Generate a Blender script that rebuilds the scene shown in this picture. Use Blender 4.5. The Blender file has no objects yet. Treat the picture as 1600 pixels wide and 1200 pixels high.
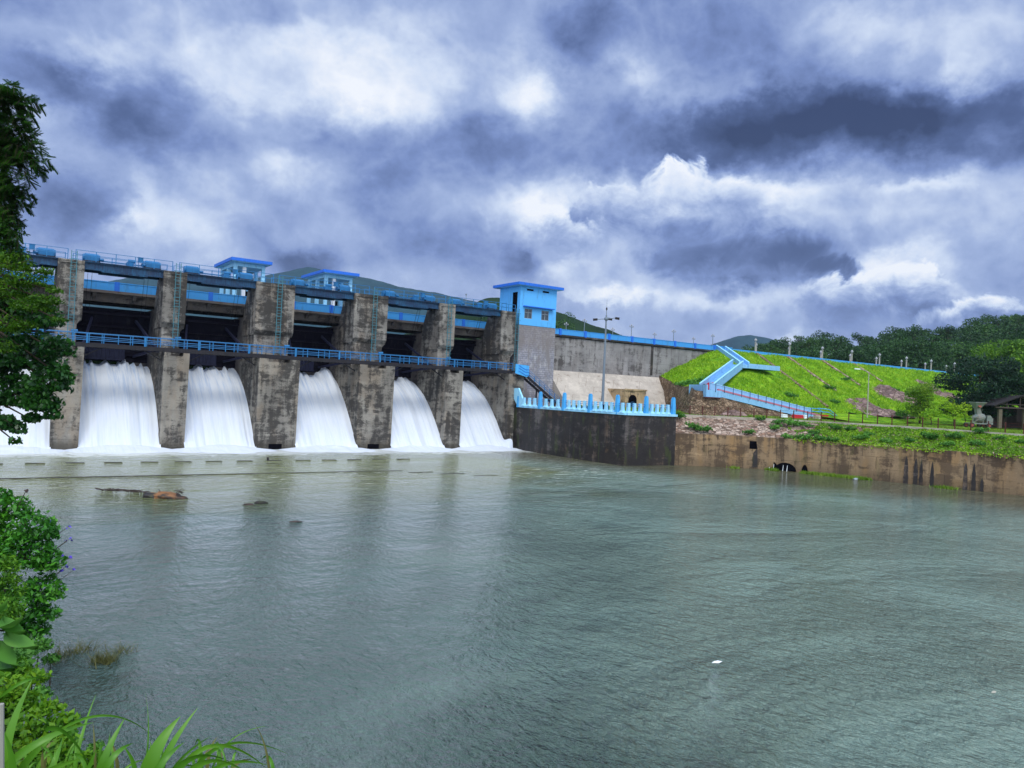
import bpy, math, random
import numpy as np
from mathutils import Vector

R = math.radians
PI = math.pi
S = bpy.context.scene
COL = S.collection
# ------------------------------------------------------------------ camera
# world frame: X runs along the dam towards the right bank, Y points upstream, Z up, river level z = 0
CAM = np.array([-29.3254, -87.0162, 7.6])
ROLL, PITCH, AZ = 0.0459057571, 0.0119572261, 0.969993317
FPX = 1202.0
cam_d = bpy.data.cameras.new('camera')
cam = bpy.data.objects.new('camera', cam_d)
COL.objects.link(cam)
cam_d.sensor_width = 36.0
cam_d.lens = 36.0 * FPX / 1600.0
cam_d.clip_start = 0.1
cam_d.clip_end = 9000.0
cam.location = CAM.tolist()
_f = np.array([math.cos(AZ) * math.cos(PITCH), math.sin(AZ) * math.cos(PITCH), math.sin(PITCH)])
_r0 = np.array([math.sin(AZ), -math.cos(AZ), 0.0])
_u0 = np.cross(_r0, _f)
# the camera is rolled so that the horizon drops to the right
_r = math.cos(ROLL) * _r0 + math.sin(ROLL) * _u0
_u = -math.sin(ROLL) * _r0 + math.cos(ROLL) * _u0
from mathutils import Matrix
cam.rotation_euler = Matrix(((_r[0], _u[0], -_f[0]), (_r[1], _u[1], -_f[1]), (_r[2], _u[2], -_f[2]))).to_euler()
S.camera = cam

def at(u, v, D):
    """world point D metres ahead of the viewpoint, surveyed off the photograph"""
    x, y = (u - 800.0) / FPX, -(v - 600.0) / FPX
    p = CAM + D * (_f + x * _r + y * _u)
    return p

def cw(X, D, z):
    """bank coordinates: X metres right, D metres ahead of the viewpoint on the ground"""
    g = np.array([math.cos(AZ), math.sin(AZ)])
    q = np.array([math.sin(AZ), -math.cos(AZ)])
    p = CAM[:2] + D * g + X * q
    return (float(p[0]), float(p[1]), float(z))

# ------------------------------------------------------------------ render look
S.view_settings.view_transform = 'Standard'
S.view_settings.look = 'None'
S.view_settings.gamma = 1.0
S.view_settings.exposure = 0.0
S.view_settings.use_curve_mapping = False

# ------------------------------------------------------------------ node helpers
def sock(nt, tgt, val):
    if isinstance(val, bpy.types.NodeSocket):
        nt.links.new(val, tgt)
    elif val is not None:
        if hasattr(tgt, 'default_value'):
            try:
                tgt.default_value = val
            except Exception:
                if isinstance(val, (tuple, list)) and len(val) == 3:
                    tgt.default_value = (*val, 1.0)
                else:
                    tgt.default_value = (val, val, val)

def nd(nt, typ, ins=None, **props):
    n = nt.nodes.new(typ)
    for k, v in props.items():
        setattr(n, k, v)
    for k, v in (ins or {}).items():
        sock(nt, n.inputs[k], v)
    return n

def M(nt, op, a, b=None, c=None, clamp=False):
    n = nt.nodes.new('ShaderNodeMath'); n.operation = op; n.use_clamp = clamp
    sock(nt, n.inputs[0], a)
    if b is not None: sock(nt, n.inputs[1], b)
    if c is not None: sock(nt, n.inputs[2], c)
    return n.outputs[0]

def VM(nt, op, a, b=None, c=None, out=0):
    n = nt.nodes.new('ShaderNodeVectorMath'); n.operation = op
    sock(nt, n.inputs[0], a)
    if b is not None: sock(nt, n.inputs[1], b)
    if c is not None: sock(nt, n.inputs[2], c)
    return n.outputs[out]

def MIX(nt, f, a, b, mode='MIX'):
    n = nt.nodes.new('ShaderNodeMix'); n.data_type = 'RGBA'; n.blend_type = mode
    sock(nt, n.inputs[0], f)
    for i, v in ((6, a), (7, b)):
        if isinstance(v, (tuple, list)) and len(v) == 3: v = (*v, 1.0)
        sock(nt, n.inputs[i], v)
    return n.outputs[2]

def RAMP(nt, f, stops, interp='LINEAR'):
    n = nt.nodes.new('ShaderNodeValToRGB'); cr = n.color_ramp; cr.interpolation = interp
    while len(cr.elements) < len(stops): cr.elements.new(0.5)
    for e, (p, c) in zip(cr.elements, stops):
        e.position = p
        e.color = (*c, 1.0) if isinstance(c, (tuple, list)) else (c, c, c, 1.0)
    sock(nt, n.inputs[0], f)
    return n.outputs[0]

def NOISE(nt, vec, scale, detail=4.0, rough=0.55, dist=0.0, col=False):
    n = nt.nodes.new('ShaderNodeTexNoise')
    if vec is not None: sock(nt, n.inputs['Vector'], vec)
    n.inputs['Scale'].default_value = scale; n.inputs['Detail'].default_value = detail
    n.inputs['Roughness'].default_value = rough; n.inputs['Distortion'].default_value = dist
    return n.outputs['Color' if col else 0]

def SM(nt, x, a, b, lo=0.0, hi=1.0):
    n = nt.nodes.new('ShaderNodeMapRange'); n.interpolation_type = 'SMOOTHSTEP'
    sock(nt, n.inputs[0], x)
    n.inputs[1].default_value = a; n.inputs[2].default_value = b
    n.inputs[3].default_value = lo; n.inputs[4].default_value = hi
    return n.outputs[0]

# ------------------------------------------------------------------ sky
SUN_AZ = R(200.0)      # sun behind the viewer, veiled by cloud
SUN_EL = R(52.0)
W = bpy.data.worlds.new('World'); S.world = W; W.use_nodes = True
nt = W.node_tree; nt.nodes.clear()
w_out = nd(nt, 'ShaderNodeOutputWorld')
sky = nd(nt, 'ShaderNodeTexSky', sky_type='NISHITA', sun_disc=False)
sky.sun_elevation = SUN_EL; sky.sun_rotation = SUN_AZ
bg_sky = nd(nt, 'ShaderNodeBackground', {'Color': sky.outputs[0], 'Strength': 0.1})
dirv = nd(nt, 'ShaderNodeTexCoord').outputs['Generated']
sp = nd(nt, 'ShaderNodeSeparateXYZ', {0: dirv})
az = M(nt, 'MULTIPLY', M(nt, 'ARCTAN2', sp.outputs[0], sp.outputs[1]), 57.29578)
el = M(nt, 'MULTIPLY', M(nt, 'ARCSINE', sp.outputs[2]), 57.29578)
p0 = nd(nt, 'ShaderNodeCombineXYZ', {0: az, 1: el}).outputs[0]
dsc = VM(nt, 'MULTIPLY', dirv, (1.0, 1.0, 1.25))
wa = NOISE(nt, dsc, 4.5, 5.0, 0.6, col=True)
wb = NOISE(nt, dsc, 19.0, 5.0, 0.65, col=True)
p1 = VM(nt, 'MULTIPLY_ADD', VM(nt, 'SUBTRACT', wa, (0.5, 0.5, 0.5)), (8.0, 6.0, 0.0), p0)
p1 = VM(nt, 'MULTIPLY_ADD', VM(nt, 'SUBTRACT', wb, (0.5, 0.5, 0.5)), (3.0, 3.0, 0.0), p1)
# cloud masses: azimuth, elevation, half widths (degrees), tone
CLOUDS = [(12.1,20.3,4.3,1.3,0.16),(16.2,23.1,5.7,1.9,0.12),(24.8,22.6,4.8,2.6,0.20),(23.5,20.4,5.7,1.5,0.20),(34.8,21.9,2.3,2.0,0.34),(20.2,21.7,3.3,2.1,0.12),(11.3,11.7,3.8,2.1,0.26),(7.6,11.2,1.2,2.4,0.26),(16.6,15.6,3.0,1.2,0.26),(2.7,16.1,2.9,1.0,0.18),(6.2,19.5,5.2,1.0,0.14),(23.0,12.6,2.4,1.4,0.08),(0.8,21.2,4.3,2.9,-0.10),(4.5,17.6,4.8,1.4,-0.24),(9.5,15.8,5.7,1.4,-0.22),(4.8,9.8,3.3,2.1,-0.26),(5.8,12.2,2.9,1.4,-0.12),(15.7,24.5,5.2,1.0,-0.10),(24.3,14.5,2.6,2.1,-0.20),(19.6,17.3,2.9,1.2,-0.12),(30.7,17.8,5.2,2.1,-0.20),(19.6,8.9,2.4,1.0,-0.34),(30.1,10.6,6.2,1.7,-0.16),(16.3,11.7,4.3,1.4,-0.10),(38.3,25.0,2.9,2.6,-0.26),(43.2,25.8,4.3,1.9,-0.10),(51.9,23.8,6.2,2.9,-0.22),(48.6,19.1,10.5,2.1,-0.26),(56.3,18.3,8.1,2.1,-0.30),(60.3,19.7,6.2,1.4,-0.28),(63.7,18.6,2.9,1.3,-0.22),(66.9,16.5,3.8,1.9,-0.28),(42.2,16.5,5.7,1.3,-0.14),(42.2,22.2,2.6,1.0,0.16),(46.6,21.5,2.9,1.0,0.14),(51.5,22.0,2.4,1.4,0.18),(57.7,24.4,5.2,1.3,0.20),(64.1,21.3,1.2,1.6,0.16),(66.3,22.7,3.3,2.9,0.05),(36.5,13.0,3.6,1.8,0.36),(46.2,16.1,3.0,1.3,0.36),(49.7,16.1,0.6,1.0,0.20),(40.9,15.3,3.8,0.9,0.16),(42.9,12.6,4.3,0.7,-0.20),(51.6,10.2,5.7,1.1,-0.42),(48.4,11.8,5.2,1.1,-0.16),(56.7,9.6,2.1,0.7,-0.26),(53.8,14.5,2.9,1.1,0.28),(62.0,14.7,2.9,0.5,0.20),(58.6,12.8,7.6,2.1,0.10),(60.7,9.2,3.6,1.0,0.34),(56.9,10.4,0.7,0.4,0.30),(65.5,7.2,2.6,1.0,0.34),(37.9,8.9,1.4,1.4,0.18),(42.4,7.3,3.8,0.6,0.32),(49.9,8.0,4.3,0.8,0.20),(61.9,7.1,4.3,1.0,-0.16),(66.5,9.2,4.3,1.4,-0.12),(43.5,9.7,4.3,1.3,0.12),(35.0,9.9,1.4,1.2,-0.18),(37.5,6.8,2.4,0.9,-0.16),(53.9,5.6,1.2,0.5,0.20),(59.6,5.4,4.3,1.0,-0.12),(63.7,6.4,2.9,0.6,0.10),]
tone = None
for (ca, ce, ha, he, am) in CLOUDS:
    if am < 0 and ca > 40: am *= 0.95
    q = VM(nt, 'MULTIPLY_ADD', p1, (1 / ha, 1 / he, 0.0), (-ca / ha, -ce / he, 0.0))
    g = M(nt, 'POWER', 0.42, VM(nt, 'DOT_PRODUCT', q, q, out=1))
    tone = M(nt, 'MULTIPLY_ADD', g, am * 1.15, 0.60 if tone is None else tone)
n1 = NOISE(nt, VM(nt, 'MULTIPLY', dirv, (1.0, 1.0, 1.5)), 6.0, 10.0, 0.60, 0.3)
n2 = NOISE(nt, VM(nt, 'MULTIPLY', dirv, (1.0, 1.0, 1.3)), 18.0, 8.0, 0.62, 0.3)
tone = M(nt, 'MULTIPLY_ADD', M(nt, 'SUBTRACT', n1, 0.5), 0.36, tone)
tone = M(nt, 'MULTIPLY_ADD', M(nt, 'SUBTRACT', n2, 0.5), 0.24, tone)
bil = M(nt, 'ABSOLUTE', M(nt, 'SUBTRACT', NOISE(nt, VM(nt, 'MULTIPLY', dirv, (1.0, 1.0, 1.2)), 11.0, 7.0, 0.55, 0.2), 0.5))
tone = M(nt, 'MULTIPLY_ADD', M(nt, 'SUBTRACT', 0.07, bil), 0.7, tone)
# separate cumulus heads with crisp upper edges, bright on top and dark below
CUMULUS = [([(46.4,15.3,2.5,2.0),(41.7,13.8,3.6,1.4),(49.7,13.6,2.9,2.5),(49.4,10.7,5.7,1.4),(53.5,10.6,3.6,1.6),(56.3,9.6,2.0,0.8)],10.0,16.6,0.30,0.96),([(60.5,7.9,3.6,2.0),(58.0,7.1,3.3,1.9),(62.6,6.9,2.9,1.3)],6.0,9.8,0.40,1.02),([(65.4,6.0,3.0,1.8),(67.3,5.8,1.9,1.4)],5.0,7.6,0.42,1.00),([(37.2,11.9,2.9,1.9)],10.3,13.7,0.55,1.00),]
wc = NOISE(nt, VM(nt, 'MULTIPLY', dirv, (1.0, 1.0, 1.2)), 14.0, 8.0, 0.62, 0.6, col=True)
p2 = VM(nt, 'MULTIPLY_ADD', VM(nt, 'SUBTRACT', wc, (0.5, 0.5, 0.5)), (6.0, 5.0, 0.0), p0)
for lobes, e0, e1, t0, t1 in CUMULUS:
    fld = 0.0
    for (ca, ce, ha, he) in lobes:
        q = VM(nt, 'MULTIPLY_ADD', p2, (1 / ha, 1 / he, 0.0), (-ca / ha, -ce / he, 0.0))
        fld = M(nt, 'MAXIMUM', M(nt, 'POWER', 0.5, VM(nt, 'DOT_PRODUCT', q, q, out=1)), fld)
    elw = M(nt, 'MULTIPLY_ADD', M(nt, 'SUBTRACT', n2, 0.5), 6.0, el)
    hgt = SM(nt, elw, e0, e1)
    body = M(nt, 'ADD', SM(nt, elw, e0 + 0.1 * (e1 - e0), e1, t0, t1), M(nt, 'MULTIPLY', M(nt, 'SUBTRACT', fld, 0.75), -0.35))
    body = M(nt, 'MULTIPLY_ADD', M(nt, 'SUBTRACT', n1, 0.5), 0.4, body)
    # crisp where the head stands high, dissolving at the base
    lo = M(nt, 'MULTIPLY_ADD', hgt, 0.18, 0.30)
    msk = M(nt, 'DIVIDE', M(nt, 'SUBTRACT', fld, lo), M(nt, 'MULTIPLY_ADD', hgt, -0.16, 0.34), clamp=True)
    tone = M(nt, 'ADD', M(nt, 'MULTIPLY', tone, M(nt, 'SUBTRACT', 1.0, msk)), M(nt, 'MULTIPLY', body, msk))
ccol = RAMP(nt, tone, [(0.0, (0.030, 0.050, 0.135)), (0.24, (0.080, 0.125, 0.29)), (0.44, (0.20, 0.285, 0.57)),
                       (0.64, (0.38, 0.485, 0.76)), (0.82, (0.67, 0.77, 0.96)), (1.0, (0.95, 0.99, 1.06))])
# unseen sky on the sun side, behind and above the viewer, brightened to light the scene
fdot = VM(nt, 'DOT_PRODUCT', dirv, (-math.cos(AZ) * 0.8, -math.sin(AZ) * 0.8, 0.6), out=1)
lift = SM(nt, fdot, -0.15, 0.75, 1.0, 2.1)
ccol2 = MIX(nt, SM(nt, fdot, 0.0, 0.6), ccol, (0.62, 0.68, 0.80))
bg_cl = nd(nt, 'ShaderNodeBackground', {'Color': ccol2, 'Strength': lift})
mxs = nd(nt, 'ShaderNodeMixShader', {0: 0.94, 1: bg_sky.outputs[0], 2: bg_cl.outputs[0]})
nt.links.new(mxs.outputs[0], w_out.inputs[0])
W.cycles.sampling_method = 'MANUAL'
W.cycles.sample_map_resolution = 512

sun_d = bpy.data.lights.new('sun', 'SUN'); sun_d.energy = 2.0; sun_d.angle = R(28.0); sun_d.color = (1.0, 0.95, 0.86)
sun = bpy.data.objects.new('sun', sun_d); COL.objects.link(sun)
sdir = Vector((math.sin(SUN_AZ) * math.cos(SUN_EL), math.cos(SUN_AZ) * math.cos(SUN_EL), math.sin(SUN_EL)))
sun.rotation_euler = sdir.to_track_quat('Z', 'Y').to_euler()

# ------------------------------------------------------------------ mesh helpers
class MB:
    def __init__(s): s.v = []; s.f = []
    def add(s, vs, fs):
        o = len(s.v); s.v += [tuple(map(float, p)) for p in vs]; s.f += [tuple(i + o for i in f) for f in fs]; return s
    def box(s, x0, x1, y0, y1, z0, z1):
        return s.add([(x0, y0, z0), (x1, y0, z0), (x1, y1, z0), (x0, y1, z0), (x0, y0, z1), (x1, y0, z1), (x1, y1, z1), (x0, y1, z1)],
                     [(0, 3, 2, 1), (4, 5, 6, 7), (0, 1, 5, 4), (1, 2, 6, 5), (2, 3, 7, 6), (3, 0, 4, 7)])
    def hexa(s, b, t):
        """b, t: four bottom and four top corners, counter-clockwise from above"""
        return s.add(list(b) + list(t), [(0, 3, 2, 1), (4, 5, 6, 7), (0, 1, 5, 4), (1, 2, 6, 5), (2, 3, 7, 6), (3, 0, 4, 7)])
    def prism(s, poly, ax, a, b):
        """poly in the two other axes (in order), extruded along axis ax from a to b"""
        def mk(p, c):
            q = list(p); q.insert(ax, c); return q
        n = len(poly)
        vs = [mk(p, a) for p in poly] + [mk(p, b) for p in poly]
        fs = [tuple(range(n))[::-1], tuple(range(n, 2 * n))] + [(i, (i + 1) % n, n + (i + 1) % n, n + i) for i in range(n)]
        return s.add(vs, fs)
    def tube(s, p, q, r, n=8, r2=None):
        p = Vector(p); q = Vector(q); d = (q - p)
        if d.length < 1e-6: return s
        d.normalize(); a = d.orthogonal().normalized(); b = d.cross(a)
        r2 = r if r2 is None else r2
        vs = []
        for c, rr in ((p, r), (q, r2)):
            for i in range(n):
                t = 2 * PI * i / n
                vs.append(c + a * (rr * math.cos(t)) + b * (rr * math.sin(t)))
        fs = [(i, (i + 1) % n, n + (i + 1) % n, n + i) for i in range(n)] + [tuple(range(n))[::-1], tuple(range(n, 2 * n))]
        return s.add(vs, fs)
    def chain(s, pts, rs, n=8):
        for i in range(len(pts) - 1): s.tube(pts[i], pts[i + 1], rs[i], n, rs[i + 1])
        return s
    def lathe(s, c, prof, n=12):
        """prof: list of (radius, z) from bottom to top, around the vertical through c"""
        vs = []; fs = []
        for (r, z) in prof:
            for i in range(n):
                t = 2 * PI * i / n
                vs.append((c[0] + r * math.cos(t), c[1] + r * math.sin(t), c[2] + z))
        for k in range(len(prof) - 1):
            for i in range(n):
                j = (i + 1) % n
                fs.append((k * n + i, k * n + j, (k + 1) * n + j, (k + 1) * n + i))
        fs.append(tuple(range(n))[::-1]); fs.append(tuple(range((len(prof) - 1) * n, len(prof) * n)))
        return s.add(vs, fs)
    def beam(s, p, q, w, h):
        """rectangular bar between two points, w across (horizontal), h high"""
        p = Vector(p); q = Vector(q); d = (q - p).normalized()
        up = Vector((0, 0, 1)); side = d.cross(up)
        if side.length < 1e-3: side = Vector((1, 0, 0))
        side.normalize(); up2 = side.cross(d)
        c = []
        for e in (p, q):
            for a, b in ((-1, -1), (1, -1), (1, 1), (-1, 1)):
                c.append(e + side * (a * w / 2) + up2 * (b * h / 2))
        return s.add(c, [(3, 2, 1, 0), (4, 5, 6, 7), (0, 1, 5, 4), (1, 2, 6, 5), (2, 3, 7, 6), (3, 0, 4, 7)])
    def build(s, name, mat, parent=None, smooth=False):
        me = bpy.data.meshes.new(name)
        off = Vector((0, 0, 0)) if parent is None else wloc(parent)
        me.from_pydata([(p[0] - off.x, p[1] - off.y, p[2] - off.z) for p in s.v], [], s.f)
        me.materials.append(mat)
        if smooth:
            me.polygons.foreach_set('use_smooth', [True] * len(me.polygons))
        me.update()
        o = bpy.data.objects.new(name, me); COL.objects.link(o)
        if parent is not None: o.parent = parent
        return o

def wloc(o):
    l = Vector((0, 0, 0))
    while o is not None:
        l = l + o.location; o = o.parent
    return l

def np_build(name, V, k, mat, parent=None, smooth=False):
    """V: (n*k, 3) array, every k vertices one polygon"""
    V = np.asarray(V, dtype=np.float32).reshape(-1, 3).copy()
    if parent is not None:
        V -= np.array(wloc(parent), dtype=np.float32)
    n = len(V) // k
    me = bpy.data.meshes.new(name)
    me.vertices.add(len(V)); me.vertices.foreach_set('co', V.ravel())
    me.loops.add(len(V)); me.loops.foreach_set('vertex_index', np.arange(len(V), dtype=np.int32))
    me.polygons.add(n)
    me.polygons.foreach_set('loop_start', np.arange(0, len(V), k, dtype=np.int32))
    me.polygons.foreach_set('loop_total', np.full(n, k, dtype=np.int32))
    me.materials.append(mat); me.update(calc_edges=True)
    o = bpy.data.objects.new(name, me); COL.objects.link(o)
    if parent is not None: o.parent = parent
    return o

def grid_build(name, P, mat, parent=None, smooth=True):
    """P: (rows, cols, 3) array"""
    P = np.asarray(P, dtype=np.float32); r, c = P.shape[:2]
    V = P.reshape(-1, 3).copy()
    if parent is not None: V -= np.array(wloc(parent), dtype=np.float32)
    i, j = np.meshgrid(np.arange(r - 1), np.arange(c - 1), indexing='ij')
    a = (i * c + j).ravel(); F = np.stack([a, a + 1, a + c + 1, a + c], 1)
    me = bpy.data.meshes.new(name)
    me.vertices.add(len(V)); me.vertices.foreach_set('co', V.ravel())
    me.loops.add(F.size); me.loops.foreach_set('vertex_index', F.ravel().astype(np.int32))
    me.polygons.add(len(F))
    me.polygons.foreach_set('loop_start', np.arange(0, F.size, 4, dtype=np.int32))
    me.polygons.foreach_set('loop_total', np.full(len(F), 4, dtype=np.int32))
    if smooth: me.polygons.foreach_set('use_smooth', np.ones(len(F), dtype=bool))
    me.materials.append(mat); me.update(calc_edges=True)
    o = bpy.data.objects.new(name, me); COL.objects.link(o)
    if parent is not None: o.parent = parent
    return o

def thing(name, label, cat, loc, group=None):
    o = bpy.data.objects.new(name, None); COL.objects.link(o)
    o.empty_display_size = 0.2
    o.location = tuple(map(float, loc)); o['label'] = label; o['category'] = cat
    if group: o['group'] = group
    return o

def tag(o, label, cat, group=None):
    o['label'] = label; o['category'] = cat
    if group: o['group'] = group
    return o

def struct(o, kind='structure'):
    o['kind'] = kind
    return o

def dup(root, loc, label=None, rotz=None, scale=None, group=None):
    r = root.copy(); COL.objects.link(r); r.location = tuple(map(float, loc))
    if label: r['label'] = label
    if group: r['group'] = group
    if rotz is not None: r.rotation_euler = (0, 0, rotz)
    if scale is not None: r.scale = scale if isinstance(scale, tuple) else (scale,) * 3
    for ch in list(root.children):
        c = ch.copy(); COL.objects.link(c); c.parent = r
        for g in list(ch.children):
            d = g.copy(); COL.objects.link(d); d.parent = c
    return r

ORD = ['first', 'second', 'third', 'fourth', 'fifth', 'sixth', 'seventh', 'eighth', 'ninth', 'tenth', 'eleventh', 'twelfth', 'thirteenth']
rng = np.random.default_rng(7)
TENS = {2: 'twenty', 3: 'thirty', 4: 'forty', 5: 'fifty', 6: 'sixty', 7: 'seventy', 8: 'eighty', 9: 'ninety'}
TEEN = ORD + ['fourteenth', 'fifteenth', 'sixteenth', 'seventeenth', 'eighteenth', 'nineteenth']
def ordw(n):
    if n < 20: return TEEN[n - 1]
    t_, o_ = divmod(n, 10)
    return TENS[t_][:-1] + 'ieth' if o_ == 0 else TENS[t_] + '-' + ORD[o_ - 1]
def label_by_place(objs, text):
    """repeats that only differ by their place: ordinal from the left as the photograph shows them"""
    def bear(o):
        q = np.array(o.location[:2]) - CAM[:2]; return (q @ np.array([math.sin(AZ), -math.cos(AZ)])) / (q @ np.array([math.cos(AZ), math.sin(AZ)]))
    for k, o in enumerate(sorted(objs, key=bear)): o['label'] = text % ordw(k + 1)
random.seed(7)

def fbm2(x, y, seed=0, octs=5, base=1.0):
    """cheap value noise for terrain"""
    r = np.random.default_rng(seed); out = np.zeros_like(x, dtype=float); amp = 1.0; tot = 0
    for o in range(octs):
        g = r.random((64, 64)); fx = x * base * 2 ** o; fy = y * base * 2 ** o
        ix = np.floor(fx).astype(int); iy = np.floor(fy).astype(int); tx = fx - ix; ty = fy - iy
        tx = tx * tx * (3 - 2 * tx); ty = ty * ty * (3 - 2 * ty)
        a = g[ix % 64, iy % 64]; b = g[(ix + 1) % 64, iy % 64]; c = g[ix % 64, (iy + 1) % 64]; d = g[(ix + 1) % 64, (iy + 1) % 64]
        out += amp * ((a * (1 - tx) + b * tx) * (1 - ty) + (c * (1 - tx) + d * tx) * ty); tot += amp; amp *= 0.5
    return out / tot - 0.5

# ------------------------------------------------------------------ materials
def new_mat(name):
    m = bpy.data.materials.new(name); m.use_nodes = True; nt = m.node_tree; nt.nodes.clear()
    out = nd(nt, 'ShaderNodeOutputMaterial'); b = nd(nt, 'ShaderNodeBsdfPrincipled')
    nt.links.new(b.outputs[0], out.inputs[0])
    return m, nt, b, out

def POS(nt): return nd(nt, 'ShaderNodeNewGeometry').outputs['Position']

def bump(nt, b, h, strength=0.5, dist=0.05):
    n = nd(nt, 'ShaderNodeBump', {'Height': h, 'Strength': strength, 'Distance': dist})
    nt.links.new(n.outputs[0], b.inputs['Normal'])

def paint(name, col, rough=0.45, wear=0.25, wearcol=None, scale=3.0, metallic=0.0, grime=0.35, spec=0.35):
    m, nt, b, _ = new_mat(name); P = POS(nt)
    n = NOISE(nt, P, scale, 8, 0.7)
    st = NOISE(nt, VM(nt, 'MULTIPLY', P, (4, 4, 0.5)), 1.5, 6, 0.6)
    f = SM(nt, M(nt, 'MULTIPLY_ADD', st, 0.5, M(nt, 'MULTIPLY', n, 0.5)), 0.42, 0.68)
    wc = wearcol or tuple(c * 0.55 for c in col)
    c = MIX(nt, M(nt, 'MULTIPLY', f, wear), col, wc)
    gr = NOISE(nt, VM(nt, 'MULTIPLY', P, (1.6, 1.6, 0.3)), 1.4, 9, 0.7, 0.4)
    c = MIX(nt, M(nt, 'MULTIPLY', SM(nt, gr, 0.52, 0.68), grime), c, tuple(0.22 * v + 0.035 for v in col))
    nt.links.new(c, b.inputs['Base Color']); b.inputs['Specular IOR Level'].default_value = spec
    b.inputs['Roughness'].default_value = rough; b.inputs['Metallic'].default_value = metallic
    bump(nt, b, n, 0.2, 0.01)
    return m

def concrete(name, light, mid, dark, amount=0.5, streak=1.0, course=0.9, brown=0.0, seed=0.0, lines=0.5, lo=0.0, green=0.0, rough=0.9, cracks=0.0, panel=0.0, topdark=0.0):
    """weathered cast concrete: blotches, rain streaks, lift joints"""
    m, nt, b, _ = new_mat(name); P0 = POS(nt)
    P = VM(nt, 'ADD', P0, (seed, seed * 0.7, seed * 0.3))
    sep = nd(nt, 'ShaderNodeSeparateXYZ', {0: P0}).outputs
    big = NOISE(nt, P, 0.30, 6, 0.6, 0.3)
    med = NOISE(nt, VM(nt, 'MULTIPLY', P, (0.9, 0.9, 1.5)), 0.75, 10, 0.68, 0.7)
    stv = NOISE(nt, VM(nt, 'MULTIPLY', P, (1.3, 1.3, 0.16)), 0.85, 6, 0.55, 0.5)
    hor = NOISE(nt, VM(nt, 'MULTIPLY', P, (0.35, 0.35, 2.6)), 0.9, 7, 0.66, 0.5)
    fine = NOISE(nt, P, 7.0, 8, 0.75)
    zone = NOISE(nt, VM(nt, 'ADD', P, (31.0, 7.0, 3.0)), 0.22, 3, 0.5)
    c = MIX(nt, SM(nt, big, 0.38, 0.62), light, mid)
    c = MIX(nt, M(nt, 'MULTIPLY', SM(nt, fine, 0.35, 0.7), 0.45), c, mid)
    if brown > 0:
        bn = NOISE(nt, VM(nt, 'MULTIPLY', P, (1.0, 1.0, 0.3)), 0.45, 7, 0.62, 0.6)
        c = MIX(nt, M(nt, 'MULTIPLY', SM(nt, bn, 0.46, 0.62), brown), c, (0.30, 0.17, 0.055))
    # dark biological staining: blotches where the surface stays wet, some along rain runs, some along lifts
    s1 = M(nt, 'MULTIPLY_ADD', M(nt, 'SUBTRACT', zone, 0.5), 0.55, med)
    s1 = M(nt, 'MULTIPLY_ADD', M(nt, 'SUBTRACT', fine, 0.5), 0.42, s1)
    s1 = M(nt, 'MULTIPLY_ADD', M(nt, 'SUBTRACT', stv, 0.5), 0.55 * streak, s1)
    s1 = M(nt, 'MULTIPLY_ADD', M(nt, 'SUBTRACT', hor, 0.5), 0.45, s1)
    lo_t = 0.60 - 0.16 * amount
    d = SM(nt, s1, lo_t - 0.05, lo_t + 0.19)
    c = MIX(nt, M(nt, 'MULTIPLY', d, 0.88), c, dark)
    lt = SM(nt, s1, lo_t - 0.16, lo_t - 0.30)
    c = MIX(nt, M(nt, 'MULTIPLY', lt, 0.35), c, tuple(min(0.85, v * 1.45) for v in light))
    if green > 0:
        gn = NOISE(nt, VM(nt, 'MULTIPLY', P, (1.5, 1.5, 0.35)), 0.9, 6, 0.6)
        c = MIX(nt, M(nt, 'MULTIPLY', SM(nt, gn, 0.56, 0.66), green), c, (0.05, 0.075, 0.01))
    if lo > 0:   # algae and splash band near the water
        lb = SM(nt, M(nt, 'MULTIPLY_ADD', med, 1.6, sep[2]), 0.9, 2.2, 1.0, 0.0)
        c = MIX(nt, M(nt, 'MULTIPLY', lb, lo), c, (0.035, 0.030, 0.02))
    if lines > 0:
        w = M(nt, 'MULTIPLY_ADD', NOISE(nt, P, 2.0, 3, 0.5), 0.06, sep[2])
        fr = M(nt, 'FRACT', M(nt, 'DIVIDE', w, course))
        ln = M(nt, 'MULTIPLY', SM(nt, fr, 0.0, 0.05, 1.0, 0.0), SM(nt, NOISE(nt, P, 0.8, 3, 0.6), 0.38, 0.62))
        c = MIX(nt, M(nt, 'MULTIPLY', ln, lines), c, dark)
    if topdark > 0:   # wet run-off stains hanging from the top edge
        td = SM(nt, M(nt, 'MULTIPLY_ADD', M(nt, 'SUBTRACT', stv, 0.5), 5.0, sep[2]), topdark - 0.5, topdark + 0.5)
        c = MIX(nt, M(nt, 'MULTIPLY', td, 0.8), c, dark)
    if panel > 0:
        h = M(nt, 'ADD', sep[0], M(nt, 'MULTIPLY', sep[1], -1.0))
        w = M(nt, 'MULTIPLY_ADD', NOISE(nt, P, 1.0, 2, 0.5), 0.12, h)
        row = M(nt, 'MULTIPLY', M(nt, 'FLOOR', M(nt, 'DIVIDE', sep[2], course)), 1.7)
        q = M(nt, 'DIVIDE', M(nt, 'ADD', w, row), panel)
        ln = SM(nt, M(nt, 'FRACT', q), 0.0, 0.022, 0.8, 0.0)
        wn = nd(nt, 'ShaderNodeTexWhiteNoise', {'W': M(nt, 'ADD', M(nt, 'FLOOR', q), M(nt, 'MULTIPLY', row, 3.3))}, noise_dimensions='1D').outputs[0]
        c = MIX(nt, M(nt, 'MULTIPLY', wn, 0.30), c, mid)
        c = MIX(nt, ln, c, dark)
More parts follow.
